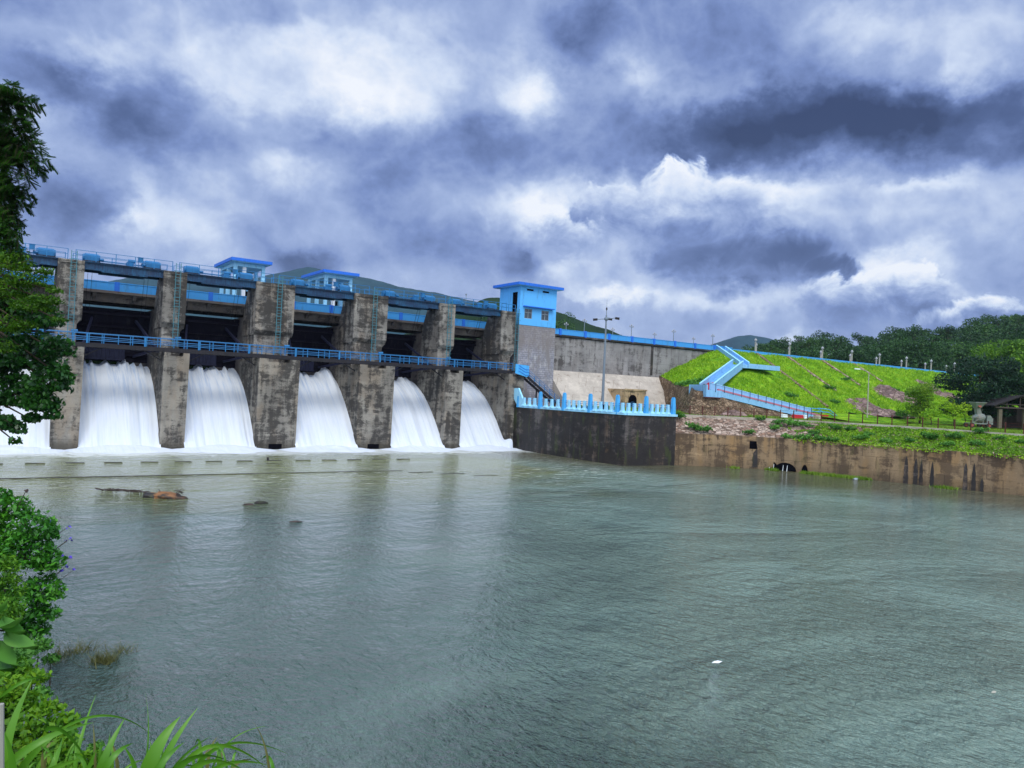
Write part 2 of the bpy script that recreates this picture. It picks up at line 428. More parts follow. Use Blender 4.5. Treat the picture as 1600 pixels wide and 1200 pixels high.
    if cracks > 0:
        vo = nd(nt, 'ShaderNodeTexVoronoi', {'Vector': VM(nt, 'MULTIPLY', P, (1.0, 0.6, 0.45)), 'Scale': 0.42}, feature='DISTANCE_TO_EDGE')
        cr = M(nt, 'MULTIPLY', SM(nt, vo.outputs[0], 0.0, 0.03, 1.0, 0.0), SM(nt, big, 0.42, 0.58))
        c = MIX(nt, M(nt, 'MULTIPLY', cr, cracks), c, dark)
    nt.links.new(c, b.inputs['Base Color']); b.inputs['Roughness'].default_value = rough
    bump(nt, b, M(nt, 'ADD', M(nt, 'MULTIPLY', fine, 0.4), med), 0.6, 0.08)
    return m

def leafmat(name, cols, scale=0.5, trans=0.3, rough=0.55, spec=0.3):
    """foliage: light and dark leaves, colour varies leaf by leaf and clump by clump"""
    m, nt, b, out = new_mat(name)
    g = nd(nt, 'ShaderNodeNewGeometry')
    rp = g.outputs['Random Per Island']; n = NOISE(nt, g.outputs['Position'], scale, 4, 0.6)
    oi = nd(nt, 'ShaderNodeObjectInfo').outputs['Random']
    f = M(nt, 'ADD', M(nt, 'MULTIPLY', rp, 0.42), M(nt, 'ADD', M(nt, 'MULTIPLY', SM(nt, n, 0.3, 0.7), 0.30), M(nt, 'MULTIPLY', oi, 0.30)))
    k = len(cols)
    c = RAMP(nt, f, [(i / (k - 1), cols[i]) for i in range(k)])
    nt.links.new(c, b.inputs['Base Color']); b.inputs['Roughness'].default_value = rough
    b.inputs['Specular IOR Level'].default_value = spec
    tr = nd(nt, 'ShaderNodeBsdfTranslucent', {'Color': c})
    mx = nd(nt, 'ShaderNodeMixShader', {0: trans, 1: b.outputs[0], 2: tr.outputs[0]})
    nt.links.new(mx.outputs[0], out.inputs[0])
    return m

m_pier = concrete('pier_concrete', (0.29, 0.275, 0.24), (0.175, 0.165, 0.145), (0.024, 0.022, 0.021), 1.05, 1.5, 1.05, 0.18, 0.0, 0.7, 0.75)
m_pier_up = concrete('upper_pier_concrete', (0.30, 0.29, 0.265), (0.175, 0.165, 0.15), (0.022, 0.020, 0.019), 1.15, 1.4, 1.05, 0.2, 11.0, 0.8)
m_deckconc = concrete('bridge_concrete', (0.20, 0.185, 0.17), (0.12, 0.105, 0.10), (0.03, 0.027, 0.03), 0.45, 0.6, 9.0, 0.1, 5.0, 0.0)
m_damwall = concrete('dam_wall_concrete', (0.30, 0.295, 0.30), (0.20, 0.195, 0.20), (0.05, 0.045, 0.045), 0.42, 1.9, 1.5, 0.05, 23.0, 0.8, panel=6.5, topdark=16.6)
m_apron = concrete('apron_concrete', (0.50, 0.455, 0.40), (0.37, 0.335, 0.295), (0.16, 0.12, 0.09), -0.2, 1.1, 1.3, 0.0, 31.0, 0.35, panel=5.5)
m_portal = concrete('portal_concrete', (0.50, 0.36, 0.22), (0.34, 0.25, 0.16), (0.06, 0.05, 0.04), 0.25, 1.6, 9.0, 0.35, 37.0, 0.0)
m_blackwall = concrete('black_stained_concrete', (0.15, 0.135, 0.13), (0.035, 0.028, 0.026), (0.008, 0.007, 0.008), 1.75, 1.3, 2.0, 0.22, 43.0, 0.2, 0.0, 0.5, 0.6)
m_riverwall = concrete('river_wall_concrete', (0.37, 0.265, 0.15), (0.24, 0.17, 0.10), (0.05, 0.032, 0.02), 0.95, 1.9, 1.27, 0.5, 53.0, 0.95, 0.45, 0.25, panel=6.2, topdark=3.8)
m_kerb = concrete('kerb_concrete', (0.48, 0.46, 0.40), (0.34, 0.31, 0.26), (0.12, 0.10, 0.07), 0.2, 0.5, 9, 0.1, 3.0, 0.0)
m_rubble = concrete('rubble_retaining_wall', (0.30, 0.20, 0.13), (0.20, 0.13, 0.085), (0.04, 0.028, 0.02), 0.5, 0.6, 9, 0.3, 63.0, 0.0, green=0.5)
m_blue = paint('sky_blue_paint', (0.07, 0.42, 0.86), 0.5, 0.35)
m_bluewall = paint('pale_blue_wall_paint', (0.10, 0.45, 0.92), 0.6, 0.30, (0.09, 0.38, 0.78), 1.2)
m_deepblue = paint('deep_blue_paint', (0.018, 0.16, 0.72), 0.5, 0.3)
m_paleblue = paint('light_blue_paint', (0.33, 0.70, 0.95), 0.55, 0.3, (0.22, 0.50, 0.75))
m_parapet = paint('parapet_blue_paint', (0.045, 0.30, 0.74), 0.6, 0.45, (0.07, 0.32, 0.62), 1.5)
m_ladder = paint('ladder_faded_blue', (0.06, 0.22, 0.28), 0.6, 0.6, (0.06, 0.10, 0.10), 4.0)
m_railblue = paint('railing_blue_paint', (0.014, 0.165, 0.44), 0.45, 0.5, (0.05, 0.22, 0.32), 5.0)
m_girder = paint('girder_dark_blue_paint', (0.006, 0.030, 0.085), 0.5, 0.8, (0.015, 0.13, 0.27), 0.6)
m_machine = paint('hoist_blue_paint', (0.012, 0.16, 0.40), 0.45, 0.6, (0.01, 0.06, 0.14), 2.0)
m_winframe = paint('grey_window_frame', (0.30, 0.36, 0.42), 0.6, 0.3)
m_stair = paint('stair_wall_blue', (0.25, 0.52, 0.82), 0.6, 0.6, (0.12, 0.34, 0.60), 2.0)
m_white = paint('white_paint', (0.75, 0.82, 0.88), 0.5, 0.25, (0.45, 0.55, 0.6))
m_blacksteel = paint('black_steel', (0.010, 0.010, 0.014), 0.5, 0.5, (0.035, 0.025, 0.03), 2.0)
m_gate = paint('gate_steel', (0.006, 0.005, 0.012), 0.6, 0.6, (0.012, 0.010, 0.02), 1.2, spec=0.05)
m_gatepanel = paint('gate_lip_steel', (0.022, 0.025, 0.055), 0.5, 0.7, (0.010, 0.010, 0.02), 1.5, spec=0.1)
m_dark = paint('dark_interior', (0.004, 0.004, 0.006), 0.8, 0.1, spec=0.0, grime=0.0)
m_greysteel = paint('galvanised_pole', (0.20, 0.25, 0.30), 0.4, 0.4, metallic=0.3)
m_lampwhite = paint('lamp_glass', (0.34, 0.36, 0.40), 0.3, 0.3)
m_lamppost = paint('lamp_post_cream', (0.36, 0.36, 0.31), 0.6, 0.4)
m_rust = paint('rusty_fence_post', (0.10, 0.025, 0.018), 0.7, 0.5, (0.03, 0.01, 0.01), 4.0)
m_red = paint('red_paint', (0.50, 0.015, 0.03), 0.6, 0.35, (0.30, 0.02, 0.03))
m_pink = paint('faded_red_paint', (0.50, 0.16, 0.24), 0.7, 0.6, (0.36, 0.22, 0.30))
m_steel2 = paint('mixer_grey_green', (0.16, 0.20, 0.19), 0.6, 0.6, (0.20, 0.10, 0.06), 1.5)
m_wood = paint('weathered_wood', (0.06, 0.045, 0.04), 0.8, 0.5)
m_tyre = paint('rubber', (0.02, 0.02, 0.02), 0.8, 0.2)
m_rim = paint('rusty_rim', (0.25, 0.07, 0.05), 0.7, 0.3)
m_thatch = paint('old_roofing', (0.022, 0.02, 0.024), 0.8, 0.5)
m_plaster = paint('old_plaster', (0.13, 0.11, 0.08), 0.9, 0.6)

def glassmat():
    m, nt, b, _ = new_mat('window_glass'); b.inputs['Base Color'].default_value = (0.03, 0.05, 0.07, 1)
    b.inputs['Roughness'].default_value = 0.08; b.inputs['Specular IOR Level'].default_value = 0.8
    return m
m_glass = glassmat()

def masonry():
    m, nt, b, _ = new_mat('stone_masonry'); P = POS(nt); s = nd(nt, 'ShaderNodeSeparateXYZ', {0: P}).outputs
    v = nd(nt, 'ShaderNodeCombineXYZ', {0: M(nt, 'ADD', s[0], s[1]), 1: s[2]}).outputs[0]
    v = VM(nt, 'ADD', v, VM(nt, 'SCALE', NOISE(nt, P, 1.5, 2, col=True), None)) if False else v
    br = nd(nt, 'ShaderNodeTexBrick', {'Vector': v, 'Color1': (0.30, 0.30, 0.36, 1), 'Color2': (0.19, 0.20, 0.26, 1), 'Mortar': (0.05, 0.055, 0.08, 1),
            'Scale': 1.0, 'Mortar Size': 0.025, 'Mortar Smooth': 0.3, 'Bias': 0.0, 'Brick Width': 0.62, 'Row Height': 0.30})
    n = NOISE(nt, P, 1.2, 8, 0.7, 0.3); n2 = NOISE(nt, P, 6.0, 5, 0.7)
    c = MIX(nt, SM(nt, n, 0.45, 0.7), br.outputs[0], (0.42, 0.42, 0.44))
    c = MIX(nt, SM(nt, NOISE(nt, VM(nt, 'MULTIPLY', P, (1, 1, .3)), 0.8, 7, 0.65), 0.45, 0.62), c, (0.17, 0.16, 0.17))
    c = MIX(nt, SM(nt, s[2], 13.0, 15.2, 0.0, 0.55), c, (0.16, 0.13, 0.12))
    c = MIX(nt, M(nt, 'MULTIPLY', n2, 0.5), c, MIX(nt, 0.5, c, (0.5, 0.5, 0.52)))
    nt.links.new(c, b.inputs['Base Color']); b.inputs['Roughness'].default_value = 0.9
    bump(nt, b, M(nt, 'ADD', br.outputs['Fac'], n2), 0.5, -0.04)
    return m
m_masonry = masonry()

def stones(name, c1, c2, c3, scale, gap):
    m, nt, b, _ = new_mat(name); P = POS(nt)
    Pw = VM(nt, 'MULTIPLY_ADD', NOISE(nt, P, 3.0, 3, col=True), (0.25, 0.25, 0.25), P)
    v1 = nd(nt, 'ShaderNodeTexVoronoi', {'Vector': Pw, 'Scale': scale})
    v2 = nd(nt, 'ShaderNodeTexVoronoi', {'Vector': Pw, 'Scale': scale}, feature='DISTANCE_TO_EDGE')
    r = nd(nt, 'ShaderNodeSeparateColor', {0: v1.outputs['Color']}).outputs
    c = RAMP(nt, r[0], [(0, c1), (0.35, c2), (0.7, c3), (1.0, tuple(min(1, x * 1.5) for x in c3))], 'LINEAR')
    c = MIX(nt, M(nt, 'MULTIPLY', SM(nt, v2.outputs[0], 0.0, gap, 1.0, 0.0), 0.9), c, (0.03, 0.022, 0.015))
    c = MIX(nt, M(nt, 'MULTIPLY', NOISE(nt, P, 0.5, 6, 0.6), 0.5), c, (0.16, 0.11, 0.07))
    nt.links.new(c, b.inputs['Base Color']); b.inputs['Roughness'].default_value = 0.95
    bump(nt, b, SM(nt, v2.outputs[0], 0.0, gap * 2.5), 0.9, 0.15)
    return m
m_pitch = stones('stone_pitching_rubble', (0.09, 0.055, 0.04), (0.34, 0.21, 0.15), (0.48, 0.38, 0.31), 2.0, 0.12)
m_rock = stones('purple_grey_rock', (0.10, 0.065, 0.07), (0.17, 0.11, 0.11), (0.25, 0.18, 0.17), 1.2, 0.05)
m_rubble2 = stones('rubble_masonry', (0.10, 0.06, 0.035), (0.20, 0.13, 0.08), (0.28, 0.20, 0.13), 2.2, 0.08)

def grassland(name, cols, dirt, thr=0.62, scale=0.35):
    m, nt, b, _ = new_mat(name); P = POS(nt)
    n = NOISE(nt, P, scale, 8, 0.65, 0.3); f = NOISE(nt, P, 2.6, 7, 0.75)
    k = len(cols)
    c = RAMP(nt, M(nt, 'MULTIPLY_ADD', M(nt, 'SUBTRACT', f, 0.5), 0.9, n), [(0.3 + 0.4 * i / (k - 1), cols[i]) for i in range(k)])
    d = NOISE(nt, P, 0.22, 7, 0.7)
    c = MIX(nt, SM(nt, d, thr, thr + 0.07), c, dirt)
    nt.links.new(c, b.inputs['Base Color']); b.inputs['Roughness'].default_value = 0.95; b.inputs['Specular IOR Level'].default_value = 0.1
    bump(nt, b, M(nt, 'ADD', f, n), 1.0, 0.35)
    return m
G1 = [(0.035, 0.12, 0.006), (0.11, 0.28, 0.010), (0.20, 0.42, 0.014), (0.34, 0.52, 0.03)]
m_slope = grassland('embankment_turf', G1, (0.16, 0.14, 0.04), 0.70)
m_terrace = grassland('terrace_turf', [(0.07, 0.15, 0.012), (0.15, 0.30, 0.016), (0.27, 0.42, 0.03)], (0.24, 0.17, 0.10), 0.60)
m_bankg = grassland('bank_soil', [(0.02, 0.05, 0.008), (0.04, 0.09, 0.012), (0.06, 0.12, 0.015)], (0.06, 0.045, 0.03), 0.55, 0.8)
m_forestfloor = grassland('forest_floor', [(0.006, 0.018, 0.008), (0.012, 0.035, 0.010), (0.02, 0.05, 0.014)], (0.01, 0.025, 0.01), 0.7, 0.02)
m_grassleaf = leafmat('grass_blades', [(0.045, 0.15, 0.006), (0.15, 0.35, 0.010), (0.30, 0.52, 0.02), (0.50, 0.66, 0.04)], 0.3, 0.25)
m_grassdry = leafmat('mixed_terrace_grass', [(0.06, 0.16, 0.012), (0.16, 0.30, 0.02), (0.34, 0.42, 0.06)], 0.4, 0.25)
m_weed = leafmat('broad_leaf_weeds', [(0.018, 0.08, 0.012), (0.045, 0.17, 0.022), (0.11, 0.31, 0.04), (0.22, 0.44, 0.09)], 0.8, 0.2)
m_forest = leafmat('forest_leaves', [(0.006, 0.024, 0.008), (0.014, 0.055, 0.014), (0.035, 0.11, 0.020), (0.10, 0.22, 0.03)], 0.45, 0.15)
m_forestlime = leafmat('lime_tree_leaves', [(0.015, 0.06, 0.008), (0.05, 0.15, 0.010), (0.13, 0.28, 0.015), (0.27, 0.40, 0.03)], 0.25, 0.25)
m_forestdark = leafmat('dark_tree_leaves', [(0.003, 0.014, 0.008), (0.008, 0.034, 0.016), (0.018, 0.070, 0.026), (0.05, 0.14, 0.05)], 0.35, 0.12)
m_bark = paint('bark', (0.06, 0.045, 0.03), 0.95, 0.6, (0.02, 0.016, 0.012), 2.0)
m_near1 = leafmat('feathery_leaves', [(0.02, 0.08, 0.004), (0.06, 0.17, 0.006), (0.16, 0.31, 0.010), (0.30, 0.44, 0.015)], 0.35, 0.35)
m_near2 = leafmat('broad_dark_leaves', [(0.004, 0.024, 0.006), (0.014, 0.075, 0.012), (0.045, 0.18, 0.02), (0.12, 0.36, 0.04)], 0.9, 0.2, 0.35, 0.5)
m_near3 = leafmat('feathery_dark_leaves', [(0.006, 0.03, 0.005), (0.02, 0.085, 0.010), (0.06, 0.19, 0.015), (0.15, 0.34, 0.03)], 0.9, 0.35)
m_bush = leafmat('bush_leaves', [(0.010, 0.06, 0.008), (0.03, 0.16, 0.014), (0.08, 0.31, 0.02), (0.20, 0.48, 0.04)], 1.0, 0.25, 0.4, 0.4)
m_lime = leafmat('lime_undergrowth', [(0.015, 0.07, 0.008), (0.06, 0.20, 0.012), (0.16, 0.36, 0.015), (0.36, 0.54, 0.03)], 2.2, 0.35)
m_blade = leafmat('reed_blades', [(0.035, 0.14, 0.010), (0.085, 0.26, 0.016), (0.20, 0.42, 0.04)], 1.0, 0.3, 0.4, 0.4)
m_drygrass = leafmat('dry_tuft', [(0.05, 0.06, 0.02), (0.13, 0.14, 0.04), (0.26, 0.26, 0.08)], 2.0, 0.2)
m_purple = paint('purple_petals', (0.10, 0.05, 0.65), 0.6, 0.1)

# ================================================================== ground, water
def ring(pts, z0, z1, name, mat):
    mb = MB(); mb.prism(pts, 2, z0, z1); return mb.build(name, mat)
g = MB().box(-1590, 2590, -390, 2590, -3.0, -2.2).build('ground', m_forestfloor); struct(g)
up = MB().box(-400, 800, 21.0, 700, -1.0, 12.0).build('reservoir_shore', m_forestfloor); struct(up)

def water_mat():
    m, nt, b, out = new_mat('river_water'); P = POS(nt)
    s = nd(nt, 'ShaderNodeSeparateXYZ', {0: P}).outputs
    # ripples: chop of several sizes, slightly stretched along the dam
    Q = nd(nt, 'ShaderNodeMapping', {'Vector': P, 'Rotation': (0, 0, R(-58)), 'Scale': (1.7, 1.0, 1.0)}).outputs[0]
    w1 = NOISE(nt, Q, 0.75, 3, 0.55, 0.5)
    w2 = NOISE(nt, Q, 2.1, 4, 0.6, 0.5)
    w3 = NOISE(nt, Q, 6.5, 3, 0.6, 0.4)
    gust = NOISE(nt, VM(nt, 'MULTIPLY', P, (1.0, 1.6, 1.0)), 0.06, 4, 0.6, 0.8)
    ga = SM(nt, gust, 0.35, 0.65, 0.45, 1.15)
    h = M(nt, 'ADD', M(nt, 'MULTIPLY', w1, 0.55), M(nt, 'ADD', M(nt, 'MULTIPLY', w2, 0.42), M(nt, 'MULTIPLY', w3, 0.19)))
    bump(nt, b, M(nt, 'MULTIPLY', h, ga), 1.0, 1.7)
    # turbid body colour: olive below the sill, teal in the pool; brown wall reflection painted in
    yy = M(nt, 'MULTIPLY_ADD', M(nt, 'SUBTRACT', gust, 0.5), 26.0, s[1])
    near = SM(nt, yy, -48.0, -26.0)
    body = MIX(nt, near, (0.080, 0.145, 0.130), (0.165, 0.195, 0.045))
    side = M(nt, 'ADD', M(nt, 'MULTIPLY', s[0], 0.825), M(nt, 'MULTIPLY', s[1], -0.565))
    teal = SM(nt, M(nt, 'MULTIPLY_ADD', M(nt, 'SUBTRACT', NOISE(nt, P, 0.07, 5, 0.6, 0.8), 0.5), 60.0, side), 18.0, 36.0)
    body = MIX(nt, M(nt, 'MULTIPLY', teal, 0.8), body, (0.205, 0.320, 0.275))
    wall_refl = SM(nt, M(nt, 'ADD', s[0], M(nt, 'MULTIPLY', s[1], 0.42)), 9.0, 23.0)
    body = MIX(nt, M(nt, 'MULTIPLY', wall_refl, 0.88), body, (0.085, 0.072, 0.022))  # reflection of the brown wall, painted into the water colour beside it
    # foam: churned white at the toe, thinning streaks beyond the sill
    fl = NOISE(nt, VM(nt, 'MULTIPLY', P, (0.55, 1.0, 1.0)), 0.9, 9, 0.72, 1.2)
    fs = NOISE(nt, VM(nt, 'MULTIPLY', P, (0.35, 1.2, 1.0)), 1.6, 7, 0.7, 0.6)
    edge = M(nt, 'MULTIPLY_ADD', M(nt, 'SUBTRACT', fl, 0.5), 16.0, s[1])
    edge = M(nt, 'MULTIPLY_ADD', M(nt, 'MAXIMUM', M(nt, 'SUBTRACT', s[0], 22.0), 0.0), -0.2, edge)
    toe = SM(nt, edge, -8.2, -5.0)
    band = M(nt, 'MULTIPLY', SM(nt, s[1], -62.0, -20.0), SM(nt, s[1], -24.0, -21.0, 1.0, 0.55))
    streaks = M(nt, 'MULTIPLY', SM(nt, fs, 0.50, 0.66), band)
    soft = M(nt, 'MULTIPLY', SM(nt, fl, 0.40, 0.66), SM(nt, s[1], -44.0, -20.0))
    fx = SM(nt, s[0], 22.0, 33.0, 1.0, 0.15)
    foam = M(nt, 'MAXIMUM', toe, M(nt, 'MULTIPLY', M(nt, 'ADD', M(nt, 'MULTIPLY', streaks, 0.42), M(nt, 'MULTIPLY', soft, 0.24)), fx))
    c = MIX(nt, M(nt, 'MINIMUM', foam, 1.0), body, (0.74, 0.80, 0.80))
    nt.links.new(c, b.inputs['Base Color'])
    nt.links.new(SM(nt, foam, 0.1, 0.9, 0.09, 0.75), b.inputs['Roughness'])
    b.inputs['IOR'].default_value = 1.5
    return m
m_water = water_mat()
wt = MB(); wt.add([(-400, -400, 0), (72, -400, 0), (72, 12, 0), (-400, 12, 0)], [(0, 1, 2, 3)])
water = wt.build('water', m_water); struct(water)

def nappe_mat():
    m, nt, b, out = new_mat('falling_white_water')
    P = POS(nt)
    s = nd(nt, 'ShaderNodeSeparateXYZ', {0: P}).outputs
    st = NOISE(nt, VM(nt, 'MULTIPLY', P, (3.2, 0.16, 0.16)), 1.6, 6, 0.65, 0.15)
    st2 = NOISE(nt, VM(nt, 'MULTIPLY', P, (1.0, 0.07, 0.07)), 0.9, 4, 0.6, 0.1)
    top = SM(nt, s[2], 3.0, 8.5, 0.30, 0.95)
    f = M(nt, 'MULTIPLY', SM(nt, M(nt, 'ADD', M(nt, 'MULTIPLY', st, 0.6), M(nt, 'MULTIPLY', st2, 0.4)), 0.44, 0.66), top)
    c = MIX(nt, f, (0.78, 0.85, 0.95), (0.46, 0.60, 0.84))
    nt.links.new(c, b.inputs['Base Color']); b.inputs['Roughness'].default_value = 0.7
    b.inputs['Specular IOR Level'].default_value = 0.15
    tr = nd(nt, 'ShaderNodeBsdfTranslucent', {'Color': c})
    mx = nd(nt, 'ShaderNodeMixShader', {0: 0.2, 1: b.outputs[0], 2: tr.outputs[0]})
    nt.links.new(mx.outputs[0], out.inputs[0])
    bump(nt, b, st, 0.25, 0.08)
    return m
m_nappe = nappe_mat()

# ================================================================== dam piers and bays
PX = [(-33.62, -31.26), (-23.76, -21.40), (-13.90, -11.54), (-4.03, 0.47), (7.98, 12.48), (19.99, 22.35), (29.85, 32.2)]
PIERL = ['leftmost weathered pier of the dam, beyond the bank tree',
         'slim weathered concrete pier beside the leafy bank tree, foot fully ringed by white water',
         'slim weathered concrete pier left of the two broad ones',
         'broad stained concrete pier under the left roofed kiosk, small square hole at its foot',
         'broad stained concrete pier right of the right roofed kiosk, square hole at its foot',
         'slim concrete pier with a mossy yellow drain streak, second from the gate house',
         'last concrete pier on the right, joined to the black stained wall beside the gate house']
def ladder(parent, x, y, z0, z1):
    mb = MB()
    for dx in (-0.25, 0.25): mb.box(x + dx - 0.03, x + dx + 0.03, y - 0.35, y - 0.29, z0, z1)
    z = z0 + 0.15
    while z < z1: mb.box(x - 0.25, x + 0.25, y - 0.335, y - 0.305, z, z + 0.04); z += 0.35
    z = z0 + 0.6
    while z < z1 - 0.4:   # safety hoops and stand-offs
        mb.box(x - 0.27, x - 0.23, y - 0.30, y, z, z + 0.05); mb.box(x + 0.23, x + 0.27, y - 0.30, y, z, z + 0.05)
        pts = [(x + 0.42 * math.cos(t), y - 0.32 - 0.45 * math.sin(t), z) for t in [PI * k / 6 for k in range(7)]]
        for a, b in zip(pts, pts[1:]): mb.tube(a, b, 0.02, 4)
        z += 0.95
    return mb.build('ladder', m_ladder, parent)

for i, (a, b) in enumerate(PX):
    t = thing('dam_pier', PIERL[i], 'pier', ((a + b) / 2, 0.0, 0.0), 'piers of the spillway')
    lo = MB()
    top = 10.25
    # lower block, nosing battered a little towards the foot, notch under the walkway
    sb = 0.0 if b - a < 3 else 0.0
    lo.hexa([(a, 0.0, -2), (b, 0.0, -2), (b, 8.0, -2), (a, 8.0, -2)], [(a, 0.0, 9.9), (b + 0.12, 0.0, 9.9), (b + 0.12, 8.0, 9.9), (a, 8.0, 9.9)])
    for (x0, x1) in ((a, a + 0.22 * (b - a)), (b + 0.12 - 0.26 * (b - a), b + 0.12)):
        lo.box(x0, x1, 0.0, 2.5, 9.9, top)
    # pilaster strip on the left flank and chamfer bands
    lo.box(a - 0.06, a + 0.28, -0.07, 0.9, 0.2, 9.9)
    lo.build('lower_block', m_pier, t)
    if b - a > 3:
        x0 = a + 1.45
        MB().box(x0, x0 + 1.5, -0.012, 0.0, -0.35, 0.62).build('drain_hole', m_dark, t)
    mid = MB()
    mid.box(a + 0.10, b - 0.42, 3.0, 7.9, 9.9, 13.3)
    mid.build('pier_neck', m_pier_up, t)
    upc = MB()
    # upper column with corbelled underside, curved back
    prof = [(2.6, 13.55), (3.0, 13.0), (7.5, 13.0), (7.5, 15.4), (6.9, 17.0), (6.2, 18.3), (6.0, 19.1), (2.6, 19.1)]
    upc.prism(prof, 0, a, b)
    upc.hexa([(b - 0.42, 3.0, 12.6), (b - 0.41, 3.0, 12.6), (b - 0.41, 7.4, 12.6), (b - 0.42, 7.4, 12.6)], [(b - 0.42, 2.7, 13.3), (b, 2.7, 13.3), (b, 7.4, 13.3), (b - 0.42, 7.4, 13.3)])
    upc.box(a + 0.05, b - 0.05, 2.52, 2.6, 18.75, 19.05)
    upc.build('upper_column', m_pier_up, t)
    MB().box(a + 0.2, b - 0.2, 7.9, 21.0, -2, 15.3).build('upstream_block', m_deckconc, t)
    if i < 6: ladder(t, b - 0.42 * (b - a), 2.6, 10.9, 20.0)
    if i in (1, 2, 3, 4, 5):
        MB().tube((b - 0.9, 2.85, 11.9), (b - 0.3, 2.85, 11.95), 0.14, 8).tube((b - 0.75, 2.85, 11.2), (b - 0.75, 2.85, 11.9), 0.06, 6).build('pipe_fitting', m_railblue, t)
# ladder in the slot between the last pier and the tower
t = thing('wall_ladder', 'long blue caged ladder in the corner between last pier and masonry tower', 'ladder', (32.5, 2.6, 10.6))
ladder(t, 32.52, 2.9, 10.7, 19.6)

BAY = ['bay hidden by the tree', 'bay right of the tree', 'bay below the left kiosk', 'bay below the right kiosk', 'second bay from the gate house', 'bay beside the gate house']
# ogee sill, gates and falling water
prof_n = [(10.2, 8.75), (9.0, 8.45), (7.6, 7.75), (6.2, 6.80), (4.6, 5.35), (3.1, 3.75), (1.7, 2.10), (0.6, 0.85), (-0.5, -0.05), (-1.3, -0.5)]
for i in range(6):
    x0 = PX[i][1]; x1 = PX[i + 1][0]
    og = MB(); og.prism([(20.0, -2), (20.0, 7.4), (10.5, 7.6), (8.4, 6.6), (5.8, 4.2), (3.0, 1.0), (0.8, -2.0)], 0, x0, x1)
    o = og.build('spillway_sill', m_pier); tag(o, 'curved concrete spillway crest under the water, ' + BAY[i], 'spillway')
    # falling sheet: fine grid with ropes and a ragged lip
    nx, ny = 64, 46
    ts = np.linspace(0, 1, ny); pr = np.array(prof_n); dd = np.r_[0, np.cumsum(np.hypot(*np.diff(pr, axis=0).T))]; dd /= dd[-1]
    Y = np.interp(ts, dd, pr[:, 0]); Z = np.interp(ts, dd, pr[:, 1])
    xs = np.linspace(x0 - 0.04, x1 + 0.04, nx)
    X, T = np.meshgrid(xs, ts)
    nz = fbm2(X * 0.9 + i * 13, T * 0.35 + i, 100 + i, 4); nz2 = fbm2(X * 2.6 + i * 5, T * 0.8, 200 + i, 3)
    lip = np.exp(-((ts - 0.02) / 0.10) ** 2)[:, None]
    Zg = Z[:, None] + nz * 0.5 * (0.5 + T) + nz2 * 0.25 + lip * (np.maximum(0, nz2) * 1.6)
    Yg = Y[:, None] - nz * 0.55 * (0.3 + T) - 0.35 * np.sin(T * PI)
    if i == 3:   # upwelling fan against the right-hand pier
        bmp = np.exp(-((X - (x1 - 0.9)) / 0.75) ** 2) * np.exp(-((T - 0.06) / 0.22) ** 2); Zg += bmp * 1.15; Yg -= bmp * 0.6
    if i in (1, 2):
        for c0 in (0.42, 0.66):
            Zg += 0.55 * np.exp(-((X - (x0 + c0 * (x1 - x0))) / 0.35) ** 2) * lip
    if i == 5:
        bmp = np.exp(-((X - x1) / 0.9) ** 2) * np.exp(-((T - 0.93) / 0.07) ** 2); Zg += bmp * 1.3; Yg -= bmp * 0.8
    o = grid_build('waterfall', np.stack([X, Yg, Zg], 2), m_nappe); struct(o)
    # radial gate, raised
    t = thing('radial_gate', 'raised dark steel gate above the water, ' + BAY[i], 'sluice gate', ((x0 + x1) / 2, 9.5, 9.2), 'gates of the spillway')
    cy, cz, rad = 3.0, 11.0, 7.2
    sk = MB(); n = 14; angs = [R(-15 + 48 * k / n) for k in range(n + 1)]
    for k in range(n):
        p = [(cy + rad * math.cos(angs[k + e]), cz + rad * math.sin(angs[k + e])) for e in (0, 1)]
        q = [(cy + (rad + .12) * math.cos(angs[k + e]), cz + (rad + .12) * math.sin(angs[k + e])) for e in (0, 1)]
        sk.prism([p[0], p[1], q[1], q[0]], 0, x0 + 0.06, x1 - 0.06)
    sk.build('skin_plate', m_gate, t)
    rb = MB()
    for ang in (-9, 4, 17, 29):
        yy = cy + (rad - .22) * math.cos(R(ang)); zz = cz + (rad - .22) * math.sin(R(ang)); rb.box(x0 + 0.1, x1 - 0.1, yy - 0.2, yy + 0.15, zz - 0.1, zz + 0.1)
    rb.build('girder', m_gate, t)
    pn = MB(); w = (x1 - x0)
    pn.box(x0 + 0.3, x0 + 0.66 * w, 8.9, 9.0, 9.35, 11.1)
    k = 0
    xx = x0 + 0.5
    while xx < x0 + 0.64 * w: pn.box(xx, xx + 0.06, 8.80, 8.9, 9.4, 11.0); xx += 0.42
    pn.box(x0 + 0.3, x0 + 0.66 * w, 8.72, 8.9, 9.25, 9.4)
    pn.build('lip_panel', m_gatepanel, t)
    for sx, xt in ((1, x0 + 0.25), (-1, x1 - 0.25)):
        am = MB()
        for ang in (-10, 8, 24):
            am.beam((xt, cy + 0.1, cz - 0.45), (xt + sx * 1.3, cy + (rad - .3) * math.cos(R(ang)), cz + (rad - .3) * math.sin(R(ang))), 0.22, 0.26)
        am.beam((xt, cy, cz - 0.5), (xt, cy + 0.7, cz - 0.4), 0.5, 0.5)
        am.build('gate_arm', m_gatepanel, t)

